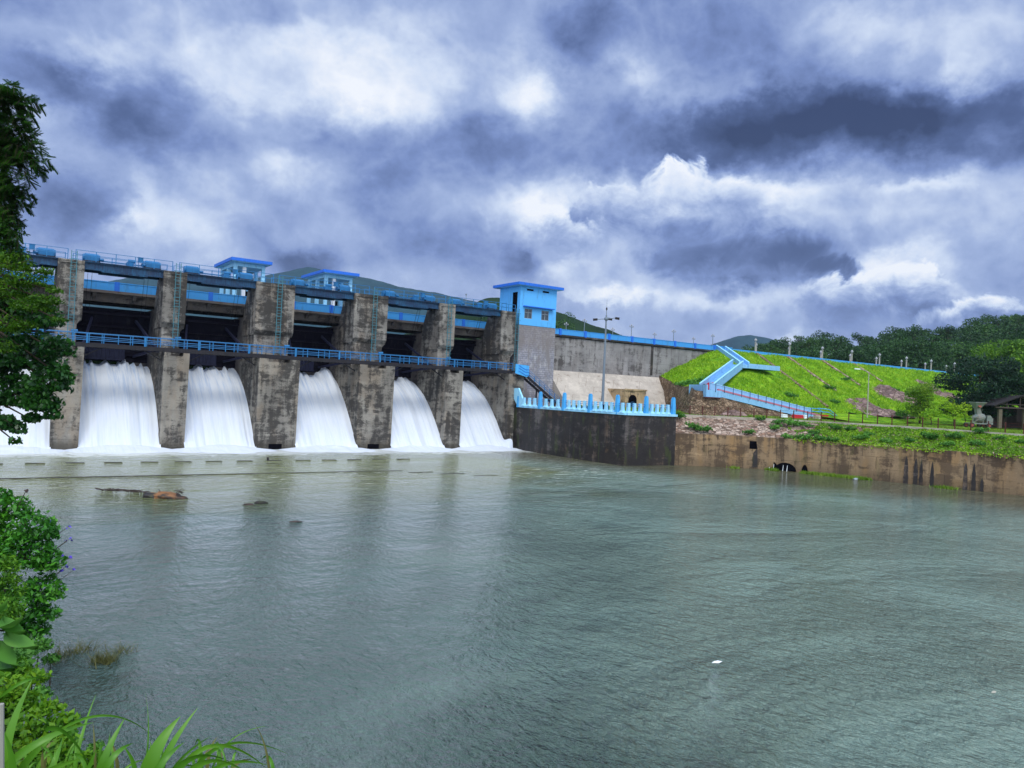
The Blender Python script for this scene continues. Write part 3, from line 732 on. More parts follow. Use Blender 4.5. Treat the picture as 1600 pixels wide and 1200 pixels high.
# churned foam mound at the toe of the falls
nx, ny = 420, 36
xs = np.linspace(-34, 31.6, nx); ys = np.linspace(-5.6, 0.4, ny); X, Y = np.meshgrid(xs, ys)
prof = np.clip((Y + 5.6 + fbm2(X * 0.5, X * 0 + 3.3, 9, 4) * 2.6) / 4.6, 0, 1) ** 1.3
bay = np.zeros_like(X)
for i in range(6): 
    c = (PX[i][1] + PX[i + 1][0]) / 2; bay = np.maximum(bay, np.clip(1.25 - np.abs(X - c) / 4.9, 0.06, 1))
front = fbm2(X * 0.22, Y * 0.2, 5, 4) * 0.6
Z = -0.12 + (prof * (0.55 * bay + 0.05) + fbm2(X * 0.8, Y * 0.9, 6, 5) * 0.32 * np.clip(prof * 2.5, 0, 1) * bay) + front * 0.30 * np.clip(prof * 3, 0, 1)
fo = grid_build('foam', np.stack([X, Y, Z], 2), m_nappe); struct(fo, 'stuff'); fo['label'] = 'white churned foam boiling at the foot of the falls'

# baffle blocks and end sill
bx = [-29.2, -26.3, -23.4, -20.5, -17.6, -14.8, -12.1, -9.3, -6.5, -3.6, -0.9, 1.8, 4.6, 7.4]
for k, x in enumerate(bx):
    o = MB()
    o.hexa([(x, -12.7, -1), (x + 1.45, -12.7, -1), (x + 1.45, -12.1, -1), (x, -12.1, -1)], [(x + 0.03, -12.6, 0.035), (x + 1.42, -12.6, 0.03), (x + 1.42, -12.15, 0.02), (x + 0.03, -12.15, 0.03)])
    if k == 8: o.box(x + 0.02, x + 0.2, -12.5, -12.3, 0.03, 0.32)
    o = o.build('baffle_block', m_blackwall)
    tag(o, ORD[k % 13] + ' low dark block awash in front of the piers, counting from the left' if k < 13 else 'rightmost low dark block awash in front of the piers', 'concrete block', 'blocks awash below the falls')
sl = MB(); xs = np.linspace(-60, 10, 30)
for a_, b_ in zip(xs, xs[1:]):
    za = 0.045 - 0.0012 * (a_ + 60) * 0.5; sl.box(a_, b_, -22.9 - (max(0, a_) ** 1.15) * 0.5, -22.55 - (max(0, a_) ** 1.15) * 0.5, -1, za)
o = sl.build('end_sill', m_blackwall); tag(o, 'long dark concrete sill just breaking the river surface across the basin', 'sill')

# ================================================================== road bridge over the bays
t = thing('road_bridge', 'concrete road bridge with pale blue parapets behind the piers', 'bridge', (0, 11, 15.6))
x0, x1 = -60.0, 33.0
MB().box(x0, x1, 8.6, 15.0, 16.45, 16.8).build('deck', m_deckconc, t)
for yy in (8.9, 11.6, 14.2): MB().box(x0, x1, yy, yy + 0.4, 15.65, 16.45).build('girder', m_deckconc, t)
x = x0
while x < x1: MB().prism([(7.9, 16.75), (7.9, 16.55), (8.9, 15.9), (8.9, 16.75)], 0, x, x + 0.35).build('bracket', m_deckconc, t); x += 4.0
MB().box(x0, x1, 7.8, 8.62, 16.55, 16.83).build('deck_edge', m_deckconc, t)
for yy in (7.95, 14.7):
    pw = MB(); pw.box(x0, x1, yy, yy + 0.2, 16.84, 17.72); pw.box(x0, x1, yy - 0.05, yy + 0.25, 17.72, 17.82)
    pw.build('parapet', m_parapet, t)
cols = MB()
for i in range(7):
    if i == 0: continue
k = 0; x = -52.6
while x < x1:
    MB().box(x, x + 0.5, 7.88, 8.22, 16.83, 17.86).build('parapet_post', m_deepblue, t); x += 4.95

# kiosks standing on the bridge
def kiosk(lbl, x, y):
    t = thing('roofed_kiosk', lbl, 'kiosk', (x + 2.3, y + 4.2, 16.8), 'roofed kiosks on the bridge')
    rf = MB(); rf.prism([(x - 0.05, 22.05), (x + 4.85, 22.05), (x + 4.85, 22.42), (x - 0.05, 22.42)], 1, y, y + 8.6)
    rf.build('roof', m_deepblue, t)
    MB().box(x + 0.1, x + 4.7, y + 0.15, y + 8.45, 21.98, 22.05).build('soffit', m_paleblue, t)
    MB().box(x + 0.55, x + 4.3, y + 1.0, y + 7.6, 21.55, 21.98).build('roof_beam', m_paleblue, t)
    for (cx, cy) in ((x + 0.55, y + 1.0), (x + 3.9, y + 1.0), (x + 0.55, y + 7.2), (x + 3.9, y + 7.2), (x + 0.55, y + 4.1), (x + 3.9, y + 4.1)):
        MB().box(cx, cx + 0.4, cy, cy + 0.4, 16.8, 21.55).build('column', m_paleblue, t)
    MB().box(x + 0.6, x + 4.25, y + 1.04, y + 1.3, 16.82, 17.75).box(x + 0.6, x + 0.8, y + 1.3, y + 7.4, 16.82, 17.75).build('low_wall', m_white, t)
    MB().box(x + 1.6, x + 2.0, y + 0.96, y + 1.36, 16.8, 21.5).build('column', m_white, t)
    MB().box(x + 2.3, x + 3.0, y + 2.6, y + 3.4, 17.8, 18.75).build('control_cabinet', m_dark, t)
kiosk('open blue flat-roofed kiosk on the bridge, the left of the two', -5.5, 8.3)
kiosk('open blue flat-roofed kiosk on the bridge, the right of the two', 6.0, 8.3)

# ================================================================== hoist decks on top of the piers
def railing(parent, pts, h, post_every, mat, rails=(1.0, 0.55), r=0.035, postw=0.06, name='rail'):
    """pts: polyline of foot points; posts are parts, the rails one mesh"""
    rl = MB(); posts = []
    for a, b in zip(pts, pts[1:]):
        a = Vector(a); b = Vector(b)
        for f in rails: rl.tube(a + Vector((0, 0, h * f)), b + Vector((0, 0, h * f)), r, 5)
        L = (b - a).length; n = max(1, int(round(L / post_every)))
        for k in range(n + 1):
            posts.append(a + (b - a) * (k / n))
    rl.build(name, mat, parent)
    seen = []; proto = None
    for p in posts:
        if any((p - q).length < 0.15 for q in seen): continue
        seen.append(p)
        if proto is None:
            mb = MB().box(p.x - postw / 2, p.x + postw / 2, p.y - postw / 2, p.y + postw / 2, p.z, p.z + h + 0.02)
            proto = mb.build('post', mat, parent); p0 = p
        else:
            o = proto.copy(); COL.objects.link(o); o.parent = parent; o.location = p - p0

XS = [(-40.0, PX[0][0])] 
for i in range(6):
    x0 = PX[i][1] - 0.25; x1 = PX[i + 1][0] + 0.25
    t = thing('hoist_bridge', 'dark blue railed hoist girder over the ' + BAY[i], 'hoist bridge', ((x0 + x1) / 2, 4.0, 18.3), 'hoist bridges')
    gb = MB()
    for yy in (3.0, 5.4):
        gb.box(x0, x1, yy, yy + 0.08, 18.35, 19.0); gb.box(x0, x1, yy - 0.12, yy + 0.2, 18.95, 19.06); gb.box(x0, x1, yy - 0.12, yy + 0.2, 18.3, 18.38)
        gb.box(x0 + 1.8, x1 - 1.8, yy - 0.1, yy + 0.18, 18.18, 18.3)
    gb.build('girder', m_girder, t)
    MB().box(x0, x1, 2.75, 5.75, 19.06, 19.14).build('deck_plate', m_girder, t)
    a0 = PX[i][0] + (PX[i][1] - PX[i][0]) / 2; a1 = PX[i + 1][0] + (PX[i + 1][1] - PX[i + 1][0]) / 2
    railing(t, [(a0 + 0.35, 2.7, 19.1), (a1 - 0.35, 2.7, 19.1)], 1.05, 1.9, m_railblue, (1.0, 0.5), 0.028, 0.07)
    railing(t, [(a0 + 0.35, 5.8, 19.1), (a1 - 0.35, 5.8, 19.1)], 1.05, 1.9, m_railblue, (1.0, 0.5), 0.028, 0.07, 'back_rail')
    cb = MB()
    for xx in (x0 + 0.9, x0 + 1.3, x1 - 1.6, x1 - 1.2): cb.tube((xx, 6.1, 19.0), (xx + 0.1, 8.2, 14.6), 0.02, 4)
    cb.build('lifting_cable', m_blacksteel, t)
    for k, (xc, w) in enumerate(((x0 + 0.95, 1.5), (x1 - 1.25, 1.6))):
        h = thing('hoist_drum', ('left' if k == 0 else 'right') + ' blue rope drum on the hoist deck, ' + BAY[i], 'hoist drum', (xc, 4.2, 19.14), 'rope drums of the gate hoists')
        MB().box(xc - w / 2, xc + w / 2, 3.3, 5.1, 19.14, 19.3).build('base_frame', m_blacksteel, h)
        dm = MB()
        pts = [(3.45, 19.3), (5.0, 19.3), (5.05, 19.75), (4.7, 20.02), (3.9, 20.08), (3.45, 19.85)]
        dm.prism(pts, 0, xc - w / 2 + 0.12, xc + w / 2 - 0.12)
        dm.build('drum_housing', m_machine, h)
        MB().tube((xc - w / 2 - 0.05, 4.2, 19.62), (xc + w / 2 + 0.05, 4.2, 19.62), 0.42, 12).build('flange', m_machine, h)
        MB().tube((xc - w / 2 + 0.05 if k else xc + w / 2, 3.5, 19.5), (xc - w / 2 - 0.35 if k else xc + w / 2 + 0.35, 3.5, 19.5), 0.16, 8).build('shaft', m_machine, h)
    xm = (x0 + x1) / 2 + 0.55
    h = thing('hoist_motor', 'small blue motor on the hoist deck, ' + BAY[i], 'motor', (xm, 4.0, 19.14), 'motors of the gate hoists')
    MB().box(xm - 0.32, xm + 0.32, 3.4, 4.4, 19.14, 19.62).build('gear_case', m_machine, h)
    MB().tube((xm - 0.2, 3.7, 19.75), (xm + 0.5, 3.7, 19.75), 0.2, 10).build('motor_body', m_machine, h)
    h = thing('control_box', 'raised blue control box on thin legs, ' + BAY[i], 'control box', (xm + 0.95, 3.4, 19.14), 'control boxes of the gate hoists')
    MB().box(xm + 0.72, xm + 1.2, 3.2, 3.6, 19.72, 20.2).box(xm + 0.68, xm + 1.24, 3.16, 3.64, 20.2, 20.25).build('cabinet', m_machine, h)
    for dx in (0.78, 1.14): MB().box(xm + dx - 0.025, xm + dx + 0.025, 3.38, 3.43, 19.14, 19.72).build('leg', m_machine, h)
    MB().tube((x0 + 2.1, 4.2, 19.5), (x1 - 2.0, 4.2, 19.5), 0.045, 6).build('line_shaft', m_machine, t)
# small mast on the last hoist deck
o = MB().tube((24.1, 2.9, 19.1), (24.1, 2.9, 20.7), 0.04, 6).box(24.02, 24.18, 2.85, 3.0, 20.6, 20.8).build('short_mast', m_greysteel); tag(o, 'short thin mast on the hoist deck nearest the gate house', 'mast')

# ================================================================== walkway across the pier noses
t = thing('service_walkway', 'long narrow walkway with blue three-bar railing across all the pier noses', 'walkway', (0, 0.9, 10.3))
x0, x1 = -38.0, 30.4
MB().box(x0, x1, 0.15, 1.75, 10.62, 10.70).build('deck', m_blacksteel, t)
bm = MB()
for yy in (0.1, 1.6): bm.box(x0, x1, yy, yy + 0.12, 10.27, 10.62)
x = x0
while x < x1: bm.box(x, x + 0.12, 0.22, 1.6, 10.35, 10.6); x += 1.5
for i in range(6):
    a = PX[i][1]; b = PX[i + 1][0]
    bm.beam((a + 0.2, 1.0, 9.4), (a + 1.8, 1.0, 10.3), 0.1, 0.12); bm.beam((b - 0.2, 1.0, 9.4), (b - 1.8, 1.0, 10.3), 0.1, 0.12)
bm.build('beam', m_blacksteel, t)
railing(t, [(x0, 0.16, 10.7), (x1, 0.16, 10.7)], 0.98, 1.32, m_railblue, (1.0, 0.62, 0.28), 0.034, 0.07)
railing(t, [(x0, 1.7, 10.7), (x1, 1.7, 10.7)], 0.98, 2.64, m_railblue, (1.0, 0.5), 0.03, 0.07, 'back_rail')
x = x0 + 1
while x < x1:
    MB().box(x, x + 0.16, 0.10, 0.15, 10.66, 11.62).build('splice_plate', m_railblue, t); x += 5.28

t = thing('walkway_stair', 'blue steel stair with solid blue landing panel leading down from the walkway', 'staircase', (33, -0.3, 6.0))
MB().box(30.4, 32.7, -0.5, 1.0, 10.55, 10.65).build('landing', m_blacksteel, t)
pn = MB(); pn.prism([(30.35, 10.35), (32.62, 9.85), (32.62, 11.5), (30.35, 11.62)], 1, -0.62, -0.55)
pn.prism([(0.9, 9.9), (-0.55, 9.9), (-0.55, 11.5), (0.9, 11.5)], 0, 32.62, 32.68)
pn.build('landing_panel', m_blue, t)
pr = MB()
for dz in (0.25, 0.65, 1.0): pr.tube((30.9, -0.66, 10.45 + dz), (32.0, -0.66, 9.95 + dz), 0.03, 5).tube((32.0, -0.66, 9.95 + dz), (32.62, -0.66, 9.95 + dz), 0.03, 5)
pr.build('panel_rail', m_deepblue, t)
for yy in (-0.6, 0.55): MB().beam((32.4, yy, 9.95), (38.3, yy, 6.1), 0.1, 0.34).build('stringer', m_blacksteel, t)
tr = MB(); n = 18
for k in range(n):
    f = (k + 0.5) / n; x = 32.4 + 5.9 * f; z = 9.95 - 3.85 * f; tr.box(x - 0.16, x + 0.16, -0.55, 0.5, z - 0.02, z + 0.03)
tr.build('tread', m_blacksteel, t)
for yy in (-0.6, 0.55):
    rr = MB()
    for dz in (0.35, 0.65, 0.98): rr.tube((32.6, yy, 9.95 + dz), (38.3, yy, 6.2 + dz), 0.032, 5)
    rr.build('handrail', m_railblue, t)
    for k in range(7):
        x = 32.7 + 5.5 * k / 6; z = 9.9 - 3.75 * (x - 32.4) / 5.9; MB().box(x - 0.03, x + 0.03, yy - 0.03, yy + 0.03, z, z + 1.0).build('post', m_railblue, t)
for x, z in ((34.5, 8.4), (36.2, 7.3)): MB().box(x - 0.08, x + 0.08, -0.1, 0.06, 5.9, z).build('leg', m_blacksteel, t)

# ================================================================== masonry tower, gate house, dam wall
t = thing('masonry_tower', 'grey-blue coursed stone tower carrying the blue gate house', 'tower', (36, 4, 5.5))
MB().box(32.85, 39.35, 2.6, 9.0, -2, 17.38).build('wall', m_masonry, t)
t = thing('gate_house', 'two-storey sky-blue gate house with flat deep-blue roof on the masonry tower', 'building', (36, 5, 17.4))
hx0, hx1, hy0, hy1 = 32.8, 39.3, 2.55, 7.8
wl = MB()
# front wall with two window openings, left wall with the door opening
def wall_holes(mb, ax, c0, c1, a0, a1, z0, z1, holes):
    """ax 1: wall lies in x/z at y c0..c1; ax 0: wall lies in y/z at x c0..c1"""
    cs = sorted({a0, a1, *[h[0] for h in holes], *[h[1] for h in holes]}); zs = sorted({z0, z1, *[h[2] for h in holes], *[h[3] for h in holes]})
    for p, q in zip(cs, cs[1:]):
        for r_, s_ in zip(zs, zs[1:]):
            if any(h[0] <= p and q <= h[1] and h[2] <= r_ and s_ <= h[3] for h in holes): continue
            if ax == 1: mb.box(p, q, c0, c1, r_, s_)
            else: mb.box(c0, c1, p, q, r_, s_)
wins = [(33.65, 35.0, 18.35, 19.75), (36.65, 38.0, 18.35, 19.75)]
vents = [(33.9, 35.1, 22.35, 22.62), (36.7, 37.9, 22.35, 22.62)]
wall_holes(wl, 1, hy0, hy0 + 0.22, hx0, hx1, 17.40, 22.95, wins + vents)
wall_holes(wl, 0, hx0, hx0 + 0.22, hy0 + 0.22, hy1, 17.40, 22.95, [(3.25, 4.5, 19.15, 22.1)])
wl.box(hx1 - 0.22, hx1, hy0 + 0.22, hy1, 17.40, 22.95); wl.box(hx0 + 0.22, hx1 - 0.22, hy1 - 0.22, hy1, 17.40, 22.95)
wl.box(hx0 + 0.22, hx1 - 0.22, hy0 + 0.22, hy1 - 0.22, 18.0, 18.15)
wl.build('wall', m_bluewall, t)
MB().box(hx0 + 0.06, hx0 + 0.12, 3.25, 4.5, 19.15, 22.1).build('door', m_dark, t)
for (a, b, c, d) in wins:
    fr = MB(); fr.box(a, b, hy0 + 0.06, hy0 + 0.12, c, c + 0.07).box(a, b, hy0 + 0.06, hy0 + 0.12, d - 0.07, d)
    for xx in (a, (a + b) / 2 - 0.035, b - 0.07): fr.box(xx, xx + 0.07, hy0 + 0.065, hy0 + 0.115, c + 0.07, d - 0.07)
    fr.box(a + 0.07, b - 0.07, hy0 + 0.07, hy0 + 0.11, c + 0.85, c + 0.91)
    w_ = fr.build('window', m_winframe, t)
    MB().box(a, b, hy0 + 0.14, hy0 + 0.16, c, d).build('pane', m_glass, w_)
MB().box(33.35, 38.65, 2.0, hy0, 20.0, 20.12).build('window_canopy', m_deepblue, t)
for (a, b, c, d) in vents: MB().box(a, b, hy0 + 0.1, hy0 + 0.14, c, d).build('vent', m_dark, t)
MB().box(32.0, 40.05, 1.85, 8.6, 22.98, 23.36).build('roof', m_deepblue, t)
MB().box(32.15, 39.9, 2.0, 8.45, 22.93, 22.98).build('soffit', m_paleblue, t)
MB().tube((33.1, 2.5, 22.8), (33.1, 1.4, 22.45), 0.02, 4).build('bracket', m_dark, t)
railing(t, [(29.9, 2.8, 19.1), (32.2, 2.8, 19.1)], 1.0, 1.1, m_railblue, (1.0, 0.5), 0.03, 0.06, 'door_rail')

t = thing('dam_wall', 'long grey streaked concrete wall with pale sloping apron right of the masonry tower', 'dam wall', (57, 4, 5.7))
dw = MB(); 
dw.add([], [])
dw.prism([(4.0, 5.0), (9.0, 5.0), (12.0, 16.7), (4.0, 16.7)], 0, 39.35, 84.0)
dw.build('upright_face', m_damwall, t)
MB().prism([(-1.9, 5.2), (3.99, 5.2), (3.99, 11.3)], 0, 39.36, 70.0).build('sloping_apron', m_apron, t)
MB().box(39.36, 84.0, 3.75, 4.0, 16.42, 16.7).build('string_course', m_blackwall, t)
MB().box(60.3, 60.75, 3.9, 4.0, 11.6, 16.4).build('drain_streak', m_blackwall, t)
t = thing('crest_parapet', 'sky-blue parapet with deep blue posts along the dam crest', 'parapet', (60, 4, 16.7))
pw = MB(); pw.box(39.36, 80.0, 3.8, 4.0, 16.7, 17.45); pw.box(39.36, 80.0, 3.75, 4.05, 17.45, 17.52); pw.box(80.0, 172.0, 3.8, 4.0, 16.7, 17.3); pw.build('parapet_wall', m_parapet, t)
MB().box(39.36, 172.0, 11.6, 11.8, 16.7, 17.45).build('back_wall', m_parapet, t)
for k in range(8):
    x = 41.2 + 4.87 * k; MB().box(x - 0.2, x + 0.2, 3.68, 4.08, 16.62, 17.58).build('parapet_post', m_deepblue, t)
rd = MB().box(39.3, 190, 4.0, 11.6, 16.3, 16.85).build('crest_road', m_kerb); struct(rd)

t = thing('gallery_portal', 'ochre concrete box with dark arched doorway at the foot of the sloping apron', 'portal', (51.3, -2.2, 5.8))
pt = MB()
pt.hexa([(49.2, -2.3, 5.2), (53.4, -2.3, 5.2), (53.4, 3.2, 5.2), (49.2, 3.2, 5.2)], [(49.2, -2.3, 9.0), (53.4, -2.3, 9.0), (53.4, 3.2, 9.0), (49.2, 3.2, 9.0)])
pt.box(49.05, 53.55, -2.42, -2.3, 8.8, 9.06)
pt.build('housing', m_portal, t)
def arch(x0, x1, z0, z1, n=10):
    r = (x1 - x0) / 2; c = (x0 + x1) / 2
    return [(x0, z0), (x1, z0)] + [(c + r * math.cos(PI * k / n), z1 - r + r * math.sin(PI * k / n)) for k in range(n + 1)]
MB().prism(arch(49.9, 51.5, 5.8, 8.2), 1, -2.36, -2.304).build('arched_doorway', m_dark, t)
MB().prism(arch(50.05, 51.35, 5.8, 7.2, 10), 1, -2.40, -2.365).build('grille_door', m_girder, t)

# crest lamps
def lamp_small():
    t = thing('crest_lamp', 'x', 'street lamp', (0, 0, 0), 'lamps along the dam crest')
    MB().tube((0, 0, 0), (0, 0, 2.35), 0.07, 8, 0.05).lathe((0, 0, 0), [(0.13, 0), (0.13, 0.2), (0.07, 0.3)]).build('pole', m_greysteel, t)
    MB().tube((-0.34, 0, 2.2), (0.34, 0, 2.2), 0.025, 5).build('cross_arm', m_greysteel, t)
    for dx in (-0.34, 0.34): MB().lathe((dx, 0, 2.2), [(0.04, 0), (0.10, 0.09), (0.10, 0.18), (0.03, 0.28)], 8).build('globe', m_lampwhite, t)
    MB().lathe((0, 0, 2.35), [(0.04, 0), (0.11, 0.1), (0.11, 0.22), (0.03, 0.36)], 8).build('globe', m_lampwhite, t)
    return t
def lamp_pillar():
    t = thing('crest_lamp', 'x', 'street lamp', (0, 0, 0), 'lamps along the embankment crest')
    MB().box(-0.10, 0.10, -0.10, 0.10, 0, 2.0).box(-0.17, 0.17, -0.17, 0.17, 2.0, 2.08).build('pillar', m_lamppost, t)
    MB().lathe((0, 0, 2.1), [(0.08, 0), (0.10, 0.15), (0.26, 0.32), (0.27, 0.5), (0.08, 0.7), (0.03, 0.85)], 10).build('globe', m_lampwhite, t)
    return t
la = lamp_small(); lb = lamp_pillar(); ua = ub = False
def put(proto, first, loc, label):
    if first: proto.location = loc; proto['label'] = label; return proto
    return dup(proto, loc, label)
n = 0
for k, x in enumerate([46.1, 55.9, 65.5, 75.2]):
    put(la, n == 0, (x, 4.15, 16.85), 'thin lamp on the river side of the dam crest, ' + ORD[k] + ' right of the gate house'); n += 1
for k, x in enumerate([48.2, 58.3, 68.2, 78.2]):
    put(la, False, (x, 11.3, 16.85), 'thin lamp on the far side of the dam crest, ' + ORD[k] + ' right of the gate house')
n = 0
for k, x in enumerate([87.0, 97.1, 107.6, 117.8, 128.1, 138.9, 149.5, 160.3, 171.0]):
    put(lb, n == 0, (x, 4.3, 16.85), 'cream lamp pillar on the near edge of the crest, ' + ORD[k] + ' right of the stair'); n += 1
for k, x in enumerate([96.0, 106.5, 117.4, 128.3, 138.7, 149.4, 160.2, 170.4]):
    put(lb, False, (x, 11.2, 16.85), 'cream lamp pillar on the far edge of the crest, ' + ORD[k] + ' right of the stair')

# tall floodlight mast
t = thing('floodlight_mast', 'tall grey mast with three lamp heads behind the blue balustrade', 'lamp mast', (36.5, -11.8, 5.8))
b = (36.5, -11.8, 5.8)
MB().tube(b, (b[0], b[1], 18.2), 0.20, 10, 0.10).lathe(b, [(0.4, 0), (0.4, 0.15), (0.22, 0.3)]).build('pole', m_greysteel, t)
MB().lathe((b[0], b[1], 17.5), [(0.12, 0), (0.28, 0.15), (0.28, 0.35), (0.1, 0.5)]).tube((b[0], b[1], 18.0), (b[0], b[1], 18.85), 0.05, 6).tube((b[0], b[1], 18.85), (b[0], b[1], 20.3), 0.015, 4).build('mast_head', m_greysteel, t)
MB().lathe((b[0], b[1], 18.85), [(0.05, 0), (0.10, 0.1), (0.10, 0.3), (0.02, 0.4)]).build('top_beacon', m_blacksteel, t)
rx, ry = math.sin(AZ), -math.cos(AZ)
for sgn, dz, dpt in ((-1, -0.1, 0.2), (1, 0.15, -0.2), (0.15, 0.1, 1.2)):
    ex = (b[0] + rx * 1.15 * sgn + dpt * 0.4, b[1] + ry * 1.15 * sgn + dpt * 0.4, 17.75 + dz)
    a_ = MB().tube((b[0], b[1], 17.75), ex, 0.04, 6).build('lamp_arm', m_greysteel, t)
    e2 = (ex[0] + rx * 0.55 * (1 if sgn > 0 else -1), ex[1] + ry * 0.55 * (1 if sgn > 0 else -1), ex[2] - 0.05)
    MB().beam(ex, e2, 0.34, 0.24).beam((ex[0], ex[1], ex[2] - 0.1), (e2[0], e2[1], e2[2] - 0.12), 0.26, 0.10).build('lamp_head', m_blacksteel, t)
MB().lathe((b[0] - 0.15, b[1] - 0.7, 5.8), [(0.3, 0), (0.5, 0.25), (0.45, 0.75), (0.15, 0.95)], 10).build('base_cover', m_dark, t)

# ================================================================== black training wall with balustrade
WP = [(31.9, 2.0), (30.9, 0.5), (29.95, -14.0), (30.4, -22.8), (38.0, -23.3), (40.5, -17.0), (42.0, -5.0), (39.3, 2.0)]
t = thing('training_wall', 'black water-stained concrete wall running out from the last pier below the blue balustrade', 'retaining wall', (33, -12, 0))
MB().prism(WP, 2, -2.0, 5.72).build('wall', m_blackwall, t)
t = thing('balustrade', 'sky-blue concrete balustrade with tall tapering posts on the black wall', 'balustrade', (32, -12, 5.72))
path = [(31.0, -0.6), (29.98, -13.9), (30.43, -22.73), (37.9, -23.22)]
cp = MB(); ins = 0.18
rl = MB()
for (p, q) in zip(path, path[1:]):
    cp.beam((p[0] + 0.12, p[1], 5.86), (q[0] + 0.12, q[1], 5.86), 0.55, 0.26)
    for z in (6.75, 6.98): rl.tube((p[0] + 0.12, p[1], z), (q[0] + 0.12, q[1], z), 0.03, 5)
cp.build('coping', m_paleblue, t); rl.build('rail', m_railblue, t)
def taper(x, y, w0, w1, z0, z1, dia=False):
    mb = MB(); mb.hexa([(x - w0, y - w0, z0), (x + w0, y - w0, z0), (x + w0, y + w0, z0), (x - w0, y + w0, z0)], [(x - w1, y - w1, z1), (x + w1, y - w1, z1), (x + w1, y + w1, z1), (x - w1, y + w1, z1)])
    return mb
stops = [(0, 0.11), (0, 0.48), (0, 0.86), (1, 0.33), (1, 0.84), (2, 0.38), (2, 0.92)]
WPP = [(30.9, .5), (29.9, -14), (30.4, -22.8), (38, -23.3)]
def onw(s): 
    i, f = s; p = WPP[i]; q = WPP[i + 1]; return (p[0] + (q[0] - p[0]) * f + 0.12, p[1] + (q[1] - p[1]) * f + 0.08)
tall = [onw(s) for s in stops]
for (x, y) in tall:
    taper(x, y, 0.24, 0.17, 5.74, 7.85).box(x - 0.13, x + 0.13, y - 0.13, y + 0.13, 7.85, 7.98).build('tall_post', m_blue, t)
nb = [3, 3, 4, 4, 4, 4]
corner = {2: (30.07, -13.92), 4: (30.5, -22.7)}
for j in range(6):
    a_, b_ = tall[j], tall[j + 1]
    for k in range(nb[j]):
        f = (k + 1) / (nb[j] + 1)
        if j in corner:
            c = corner[j]; L1 = math.dist(a_, c); L2 = math.dist(c, b_); d = f * (L1 + L2)
            x, y = (a_[0] + (c[0] - a_[0]) * d / L1, a_[1] + (c[1] - a_[1]) * d / L1) if d < L1 else (c[0] + (b_[0] - c[0]) * (d - L1) / L2, c[1] + (b_[1] - c[1]) * (d - L1) / L2)
        else: x, y = a_[0] + (b_[0] - a_[0]) * f, a_[1] + (b_[1] - a_[1]) * f
        mb = taper(x, y, 0.30, 0.19, 5.98, 6.22); mb.hexa([(x - .17, y - .17, 6.22), (x + .17, y - .17, 6.22), (x + .17, y + .17, 6.22), (x - .17, y + .17, 6.22)], [(x - .14, y - .14, 7.1), (x + .14, y - .14, 7.1), (x + .14, y + .14, 7.1), (x - .14, y + .14, 7.1)])
        mb.build('baluster', m_paleblue, t)
wg = MB()
wg.add([(30.72, -2.9, 5.85), (30.72, -1.0, 5.8), (30.72, 1.25, 8.25), (30.72, -0.95, 8.35), (30.98, -2.9, 5.85), (30.98, -1.0, 5.8), (30.98, 1.25, 8.25), (30.98, -0.95, 8.35)],
       [(0, 1, 2, 3), (7, 6, 5, 4), (0, 4, 5, 1), (1, 5, 6, 2), (2, 6, 7, 3), (3, 7, 4, 0)])
wg.build('sloping_end_panel', m_paleblue, t)
o = MB().prism([(0.6, 5.7), (-1.2, 5.7), (0.6, 8.2)], 0, 31.0, 32.2).build('wing_wall', m_blackwall); tag(o, 'small dark sloping wing wall behind the pale blue end panel', 'wing wall')

# ================================================================== right bank: river wall, pitching, terrace
WL = [(38.0, -23.2), (43.0, -26.2), (47.3, -29.6), (49.4, -36.0), (50.8, -42.5), (52.0, -48.3), (53.4, -54.0), (56.5, -66.0), (60.0, -80.0), (66.0, -110.0)]
KL = [(38.6, -13.8), (43.3, -17.9), (49.6, -22.3), (53.4, -25.8), (55.9, -31.0), (57.6, -37.5), (59.2, -44.0), (60.6, -51.2), (64.0, -64.0), (68.0, -79.0), (75.0, -110.0)]
def resample(pts, n):
    p = np.array(pts, float); d = np.r_[0, np.cumsum(np.hypot(*np.diff(p, axis=0).T))]
    s = np.linspace(0, d[-1], n); return np.stack([np.interp(s, d, p[:, 0]), np.interp(s, d, p[:, 1])], 1), s
def kz(x): return np.interp(x, [38, 58, 62, 75], [5.72, 5.72, 5.5, 5.2])
t = thing('river_wall', 'long brown streaked concrete wall standing in the river on the right bank', 'retaining wall', (50, -40, 0))
rw = MB(); w, _ = resample(WL, 40)
for a_, b_ in zip(w, w[1:]):
    d = (b_ - a_) / np.linalg.norm(b_ - a_); nn = np.array([-d[1], d[0]])     # inland side
    if nn @ np.array([1, 0.3]) < 0: nn = -nn
    A2 = a_ + nn * 0.7; B2 = b_ + nn * 0.7
    rw.hexa([(*a_, -2), (*A2, -2), (*B2, -2), (*b_, -2)], [(a_[0] + nn[0] * .1, a_[1] + nn[1] * .1, 3.78), (*A2, 3.78), (*B2, 3.78), (b_[0] + nn[0] * .1, b_[1] + nn[1] * .1, 3.78)])
rw.build('wall', m_riverwall, t)
def on_wall(u, z, off=0.0):
    """foot point on the river wall along the bearing of image column u"""
    best = None
    ww, _ = resample(WL, 900)
    q = ww - CAM[:2]; dep = q @ np.array([math.cos(AZ), math.sin(AZ)]); X = q @ np.array([math.sin(AZ), -math.cos(AZ)])
    uu = 800 + FPX * (X / dep); k = int(np.argmin(abs(uu - u)))
    d = ww[min(k + 1, 899)] - ww[max(k - 1, 0)]; d /= np.linalg.norm(d); nn = np.array([-d[1], d[0]])
    if nn @ np.array([1, 0.3]) > 0: nn = -nn                                  # towards the river
    return ww[k] + nn * off, d, nn
